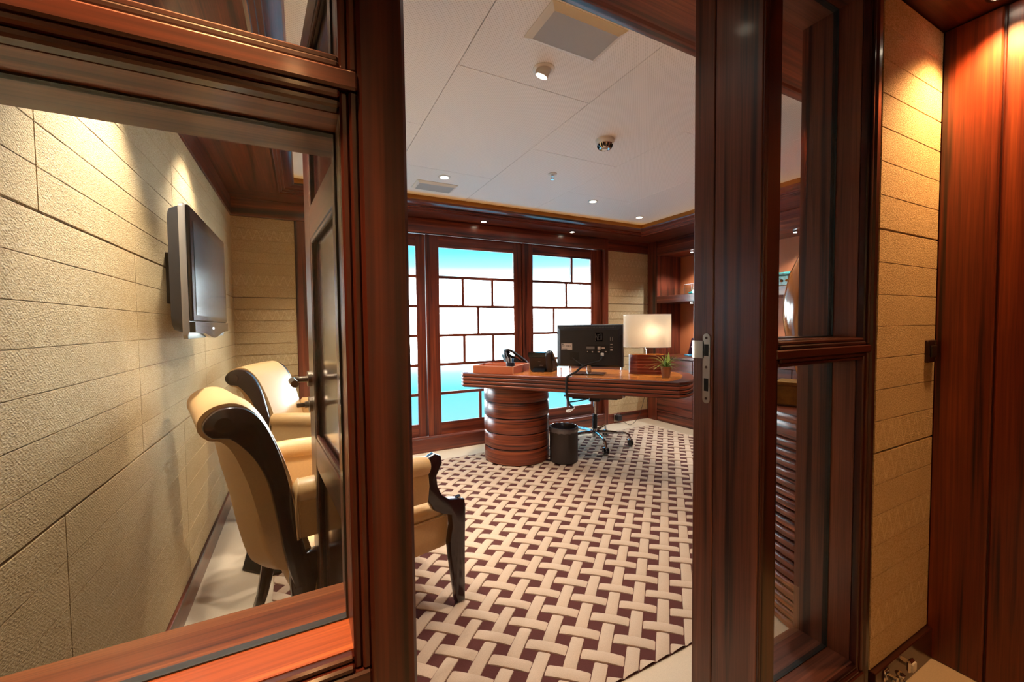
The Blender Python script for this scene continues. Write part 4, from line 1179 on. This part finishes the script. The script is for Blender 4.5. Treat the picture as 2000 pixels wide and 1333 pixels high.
    for i in range(ny):
        f = -1 + 2 * i / (ny - 1); y = f * (HWd - 0.036)
        c = 1 - f * f
        ring = []
        for k, (x, z) in enumerate(secF):
            if k >= KR:
                g = min(1.0, (k - KR) / 6)
                x2 = x + 0.012 * g - 0.045 * c * (0.25 + 0.75 * g) * (1.0 if k < 48 else max(0.0, (54 - k) / 6))
                z2 = z - 0.05 * c * max(0.0, min(1.0, (k - 42) / 6))
            elif k <= 15: x2 = x + 0.018 * c; z2 = z
            else: x2 = x; z2 = z + 0.004 * c
            ring.append((x2, y, z2))
        R.append(ring)
    loft(bm, R); obj('backrest', bm, LEATHER, t, ang=70)
    # seat base and cushion
    def rr(x0, x1, hy, z, bul=0.0, rad=0.06, n=6):
        out = []
        for cx_, cy_, a0 in ((x1 - rad * 0.4, hy - rad * 0.4, 0), (x0 + rad, hy - rad, PI / 2), (x0 + rad, -hy + rad, PI), (x1 - rad * 0.4, -hy + rad * 0.4, 3 * PI / 2)):
            rd = rad * 0.4 if cx_ > 0 else rad
            for k in range(n + 1):
                a = a0 + PI / 2 * k / n; out.append((cx_ + (rd + bul) * math.cos(a), cy_ + (rd + bul) * math.sin(a), z))
        return out
    bm = NB(); R = [rr(-0.24, 0.262, 0.215, 0.232), rr(-0.30, 0.272, 0.236, 0.245), rr(-0.335, 0.276, 0.244, 0.30), rr(-0.345, 0.276, 0.246, 0.36), rr(-0.335, 0.274, 0.243, 0.378)]
    loft(bm, R); sb = obj('seat_base', bm, LEATHER, t, ang=60)
    bm = NB(); loop = rr(-0.338, 0.277, 0.246, 0.381); tube(bm, loop + [loop[0]], 0.0045, 6, False); obj('piping', bm, PIPING, sb)
    bm = NB(); R = [rr(-0.33, 0.272, 0.240, 0.383), rr(-0.335, 0.276, 0.245, 0.40), rr(-0.33, 0.268, 0.240, 0.425), rr(-0.30, 0.235, 0.21, 0.442), rr(-0.2, 0.14, 0.12, 0.452)]
    loft(bm, R); obj('seat_cushion', bm, LEATHER, t, ang=70)
    return t
ac1 = armchair('cream leather armchair nearest the glazed partition, seen from behind', (0.217, 1.831, 0.0127), math.radians(14))
ac2 = copy_tree(ac1)
ac2['label'] = 'far cream leather armchair against the back wall, seen from front'
ac2.location = (0.22, 2.88, 0.0127); ac2.rotation_euler = (0, 0, math.radians(-16))

# side table between the armchairs
t = thing('side_table', 'dark metal octagonal side table between the two armchairs', 'table', (-0.10, 2.44, 0))
def octa(r, c=0.38): return [(r, r * c), (r * c, r), (-r * c, r), (-r, r * c), (-r, -r * c), (-r * c, -r), (r * c, -r), (r, -r * c)]
bm = NB(); prism(bm, octa(0.195), 0.0005, 0.014, 0.003); obj('base_plate', bm, DARKM, t)
bm = NB(); prism(bm, octa(0.185), 0.505, 0.520, 0.003); obj('table_top', bm, BLACKG, t)
for sx, sy in ((-1, 0.25), (1, 0.25), (-0.25, 1), (0.25, -1)):
    bm = NB(); p0 = Vector((sx * 0.182, sy * 0.182, 0.012)); p1 = Vector((sx * 0.178, sy * 0.178, 0.506))
    tube(bm, [p0, p0 + (p1 - p0) * 0.5 + Vector((sx, sy, 0)) * 0.012, p1], 0.007, 8); obj('leg', bm, DARKM, t)

# ------------------------------------------------------------------ television on the left wall
TV = thing('television', 'wall mounted flat television with glossy screen and silver edge', 'television', (XL, 2.0, 1.40))
# local: x out from wall, y along wall
TY0, TY1, TZ0, TZ1 = -0.270, 0.435, -0.205, 0.225
bm = NB(); box(bm, -0.002, 0.07, 0.04, 0.24, -0.10, 0.10, 0.004); obj('wall_bracket', bm, DARKM, TV)
bm = NB()
def rrect(x, y0, y1, z0, z1, r, n=5):
    out = []
    for cy_, cz_, a0 in ((y1 - r, z1 - r, 0), (y0 + r, z1 - r, PI / 2), (y0 + r, z0 + r, PI), (y1 - r, z0 + r, 3 * PI / 2)):
        for k in range(n + 1):
            a = a0 + PI / 2 * k / n; out.append((x, cy_ + r * math.cos(a), cz_ + r * math.sin(a)))
    return out
loft(bm, [rrect(0.062, TY0 + .10, TY1 - .10, TZ0 + .06, TZ1 - .08, 0.05), rrect(0.080, TY0 + .012, TY1 - .012, TZ0 + .0, TZ1 - .012, 0.05), rrect(0.112, TY0 + .003, TY1 - .003, TZ0 - .01, TZ1 - .004, 0.03)])
obj('back_shell', bm, BLACKP, TV, ang=40)
bm = NB(); loft(bm, [rrect(0.112, TY0, TY1, TZ0 - .030, TZ1, 0.016), rrect(0.125, TY0, TY1, TZ0 - .030, TZ1, 0.014), rrect(0.130, TY0 + .004, TY1 - .004, TZ0 - .012, TZ1 - .004, 0.012)]); obj('silver_edge', bm, SILVERP, TV, ang=40)
bm = NB(); box(bm, 0.128, 0.142, TY0 + .006, TY1 - .006, TZ0 + 0.030, TZ1 - .005, 0.004); fr_ = obj('front_bezel', bm, BLACKG, TV)
bxo('screen', (0.1422, 0.1432, TY0 + .052, TY1 - .052, TZ0 + 0.052, TZ1 - .050), TVSCR, fr_)
bm = NB(); pl = [(TY0 + .006, TZ0 + 0.033)]
pl = [(TY0 + .006, TZ0 + 0.029), (TY1 - .006, TZ0 + 0.029)]
for k in range(21):
    f = k / 20; y = TY1 - .006 + (TY0 - TY1 + .012) * f
    pl.append((y, TZ0 - 0.008 - 0.026 * math.exp(-((f - 0.5) / 0.22) ** 2)))
A_ = [bm.verts.new((0.130, y, z)) for y, z in pl]; B_ = [bm.verts.new((0.146, y, z)) for y, z in pl]
bm.faces.new(A_); bm.faces.new(B_[::-1])
for i in range(len(pl)): bm.faces.new((A_[i], A_[(i + 1) % len(pl)], B_[(i + 1) % len(pl)], B_[i]))
chn = obj('lower_panel', bm, BLACKG, TV)
bxo('logo', (0.1462, 0.1468, 0.03, 0.07, TZ0 + 0.002, TZ0 + 0.010), SILVERP, chn)

# ------------------------------------------------------------------ ceiling fittings
def vent(label, x0, x1, y0, y1):
    cx_, cy_ = (x0 + x1) / 2, (y0 + y1) / 2
    t = thing('ceiling_vent', label, 'vent', (cx_, cy_, ZC), group='ceiling grilles')
    w, d, f = (x1 - x0) / 2, (y1 - y0) / 2, 0.024
    bm = NB()
    loft(bm, [[(-w, -d, 0), (w, -d, 0), (w, d, 0), (-w, d, 0)], [(-w, -d, -0.003), (w, -d, -0.003), (w, d, -0.003), (-w, d, -0.003)],
              [(-w + f, -d + f, -0.016), (w - f, -d + f, -0.016), (w - f, d - f, -0.016), (-w + f, d - f, -0.016)]], cap=False)
    obj('vent_frame', bm, WHITEP, t, ang=20)
    bxo('grille', (-w + f, w - f, -d + f, d - f, -0.0155, -0.010), GREYP, t)
    return t
vent('grey ceiling grille nearest the doorway', 0.79, 1.128, 1.205, 1.410)
vent('grey ceiling grille near the windows', 0.805, 1.131, 3.10, 3.295)
WARM = (1.0, 0.91, 0.80)
AMBERL = (1.0, 0.52, 0.20)
BULB = emit('halogen_face', (1.0, 0.84, 0.62, 1), 9.0)
def downlight(label, loc, e, r=0.046, mat=WHITEP, tilt=None, target=None, col=WARM, spot=100, group=None):
    t = thing('downlight', label, 'light', loc, group=group or 'recessed downlights')
    bm = NB(); lathe(bm, [(r, 0.0), (r, -0.003), (r * 0.72, -0.006), (r * 0.66, -0.001)], 32); obj('trim_ring', bm, mat, t)
    if tilt:
        bm = NB(); lathe(bm, [(r * 0.62, 0.016), (r * 0.62, -0.030), (r * 0.56, -0.030), (r * 0.54, -0.024)], 28)
        o = obj('gimbal', bm, mat, t, rot=tilt)
        bm = NB(); lathe(bm, [(r * 0.54, -0.023), (r * 0.3, -0.026), (0.001, -0.027)], 24); obj('lamp_face', bm, BULB, o)
    else:
        bm = NB(); lathe(bm, [(r * 0.62, -0.0055), (r * 0.3, -0.008), (0.001, -0.0085)], 24); obj('lamp_face', bm, BULB, t)
    tg = target or (loc[0], loc[1], 0)
    light('beam', 'SPOT', (0, 0, -0.05), e * 1.75, col, t, Vector(tg) - Vector(loc), 0.03, spot, 0.7)
    return t
downlight('tilted white ceiling downlight beside the large grille', (0.965, 1.547, ZC), 26, 0.048, tilt=(math.radians(18), math.radians(14), 0), target=(0.5, 2.1, 0))
downlight('white ceiling downlight beside the grille near the windows', (0.975, 2.97, ZC), 20)
downlight('white ceiling downlight left of the far ceiling corner', (2.368, 2.977, ZC), 20)
downlight('white ceiling downlight in the far ceiling corner', (3.158, 3.209, ZC), 14)
downlight('dark rimmed downlight in the soffit over the middle window', (1.581, 3.638, ZS), 9, 0.038, BRONZE)
downlight('dark rimmed downlight in the soffit over the right window', (2.621, 3.649, ZS), 9, 0.038, BRONZE)
downlight('soffit downlight washing the television wall', (-0.26, 1.45, ZS), 40, 0.038, BRONZE, spot=88)
downlight('unseen soffit lamp added to light the television wall', (-0.27, 2.40, ZS), 20, 0.038, BRONZE)  # extra lamp without a visible fixture, put in to brighten this side
downlight('ceiling downlight above the desk end hidden by the door post', (2.40, 1.55, ZC), 12)
# corridor
ZCC = ZH - 0.045
downlight('corridor downlight close to the ochre cloth panel', (1.885, 0.44, ZCC), 20, 0.036, BRONZE, col=AMBERL, spot=120)
downlight('corridor downlight above the left glazing', (-0.13, 0.485, ZCC), 78, 0.036, BRONZE, col=AMBERL, spot=44)
downlight('added fill lamp on the corridor ceiling right of the camera', (0.85, -0.35, ZCC), 4, 0.036, BRONZE, col=AMBERL, spot=140)  # invented lamp, fills the corridor side with light
downlight('added fill lamp on the corridor ceiling behind the camera', (0.0, -0.55, ZCC), 4, 0.036, BRONZE, col=AMBERL, spot=140)  # another unseen fill, added for general corridor brightness
downlight('added fill lamp at the left end of the corridor', (-0.85, -0.35, ZCC), 4, 0.036, BRONZE, col=AMBERL, spot=140)  # made-up lamp giving fill from the left
downlight('added ceiling lamp hidden behind the left door post', (0.27, 2.97, ZC), 26)  # put in out of sight to lift the dark back-left cloth
downlight('added unseen ceiling lamp above the near armchair', (0.27, 1.60, ZC), 14, spot=62)  # hidden extra lamp continuing the tray row, added to lighten this corner
downlight('added unseen soffit lamp over the left window', (0.54, 3.638, ZS), 9, 0.038, BRONZE)  # added at its neighbours' spacing to brighten the back wall
downlight('added unseen soffit lamp just inside the doorway', (0.55, 0.90, ZS), 1, 0.038, BRONZE, spot=120)  # invented to light the partition's back face and reveals
downlight('added unseen soffit lamp over the slatted console', (2.0, 1.0, ZS), 9, 0.038, BRONZE, spot=120)  # extra lamp, likewise added to light the rear of the partition

t = thing('smoke_detector', 'white and chrome smoke detector on the ceiling', 'smoke detector', (1.655, 1.965, ZC))
bm = NB(); lathe(bm, [(0.056, 0), (0.056, -0.014), (0.052, -0.020), (0.050, -0.024), (0.046, -0.028)], 36); obj('base', bm, WHITEP, t)
bm = NB(); lathe(bm, [(0.048, -0.024), (0.044, -0.034), (0.034, -0.052), (0.028, -0.056), (0.02, -0.054)], 36); obj('chamber', bm, CHROME, t)
bm = NB()
for k in range(14):
    a = 2 * PI * k / 14; d = Vector((math.cos(a), math.sin(a), 0)); cyl(bm, d * 0.0455 + Vector((0, 0, -0.033)), d * 0.0355 + Vector((0, 0, -0.051)), 0.004, n=6)
obj('chamber_slots', bm, HOLE, t)
bm = NB(); cyl(bm, (0, 0, -0.052), (0, 0, -0.060), 0.016, n=18); obj('nose', bm, WHITEP, t)
t = thing('sprinkler_head', 'small chrome sprinkler head on the ceiling', 'sprinkler', (1.672, 2.57, ZC))
bm = NB(); lathe(bm, [(0.034, 0), (0.034, -0.003), (0.016, -0.008), (0.012, -0.004)], 28); obj('escutcheon', bm, WHITEP, t)
bm = NB(); cyl(bm, (0, 0, 0), (0, 0, -0.018), 0.008, n=12); tube(bm, [(0.008, 0, -0.015), (0.013, 0, -0.026), (0.003, 0, -0.038)], 0.002, 6); tube(bm, [(-0.008, 0, -0.015), (-0.013, 0, -0.026), (-0.003, 0, -0.038)], 0.002, 6); obj('nozzle', bm, CHROME, t)
bm = NB(); cyl(bm, (0, 0, -0.038), (0, 0, -0.041), 0.013, n=14); obj('deflector', bm, CHROME, t)

# ------------------------------------------------------------------ sockets, switches, small hardware
t = thing('wall_socket', 'steel wall socket with black charger plugged in low', 'socket', (3.36, YB - 0.014, 0.062))
bxo('plate', (-0.045, 0.045, -0.008, 0, -0.045, 0.045), STEEL, t, 0.002)
bxo('charger', (-0.022, 0.040, -0.055, -0.008, -0.030, 0.036), BLACKP, t, 0.005)
bm = NB(); tube(bm, smoothpts([(-0.03, -0.02, 0.03), (-0.025, -0.04, 0.065), (0.0, -0.045, 0.075), (0.03, -0.04, 0.06), (0.032, -0.03, 0.03)], 5), 0.002, 6); obj('loop', bm, RUBBER, t)
t = thing('charger_lead', 'thin black lead rising from the socket to the desk', 'cable', (3.40, 3.72, 0.03))
bm = NB(); tube(bm, smoothpts([(0.0, 0.0, 0.0), (0.03, -0.1, -0.025), (0.04, -0.22, 0.10), (0.0, -0.35, 0.36), (-0.10, -0.45, 0.46), (-0.2, -0.62, 0.58), (-0.3, -0.8, 0.66)], 6), 0.0022, 6); obj('lead', bm, RUBBER, t)
t = thing('light_switch', 'bronze light switch on the ochre cloth panel', 'switch', (1.905, YF + 0.006, 1.095))
bxo('plate', (-0.032, 0.032, -0.010, 0.004, -0.038, 0.038), BRONZE, t, 0.003)
bxo('rocker', (-0.022, 0.022, -0.014, -0.010, -0.020, 0.020), plain('rocker_dark', srgb(44, 38, 36), 0.35, 0.3), t, 0.002)
bm = NB()
for z in (-0.027, 0.027): box(bm, 0.014, 0.022, -0.012, -0.010, z - 0.005, z + 0.005, 0.001)
obj('lug', bm, NICKEL, t)
t = thing('door_holder', 'chrome cabin door holder with bumper on the dark skirting', 'door holder', (1.66, YF - 0.008, 0.085), 0)
bm = NB(); cyl(bm, (0.045, 0.0, 0.012), (0.045, -0.022, 0.012), 0.011, n=18); box(bm, 0.026, 0.064, -0.032, -0.020, -0.010, 0.030, 0.006); obj('bumper_arm', bm, CHROME, t)
bm = NB(); box(bm, 0.031, 0.059, -0.036, -0.032, -0.004, 0.024, 0.004); obj('bumper_pad', bm, WHITEP, t)
bm = NB(); box(bm, -0.075, -0.045, -0.006, 0.0, -0.012, 0.022, 0.002); cyl(bm, (-0.06, 0, 0.005), (-0.06, -0.030, 0.005), 0.009, n=14); obj('mounting_plate', bm, CHROME, t)
bm = NB(); tube(bm, [(-0.06, -0.024, 0.005), (-0.10, -0.030, -0.020), (-0.155, -0.034, -0.050)], 0.006, 10); obj('hook_rod', bm, CHROME, t)
bm = NB(); lathe(bm, [(0.004, -0.018), (0.013, -0.012), (0.008, 0.0), (0.013, 0.012), (0.004, 0.018)], 16); obj('pivot', bm, CHROME, t, loc=(-0.012, -0.020, -0.010))
bm = NB(); box(bm, -0.022, -0.002, -0.040, -0.026, -0.058, -0.032, 0.004); tube(bm, [(-0.012, -0.026, -0.018), (-0.006, -0.036, -0.034), (-0.012, -0.034, -0.045)], 0.006, 8); obj('catch', bm, CHROME, t)
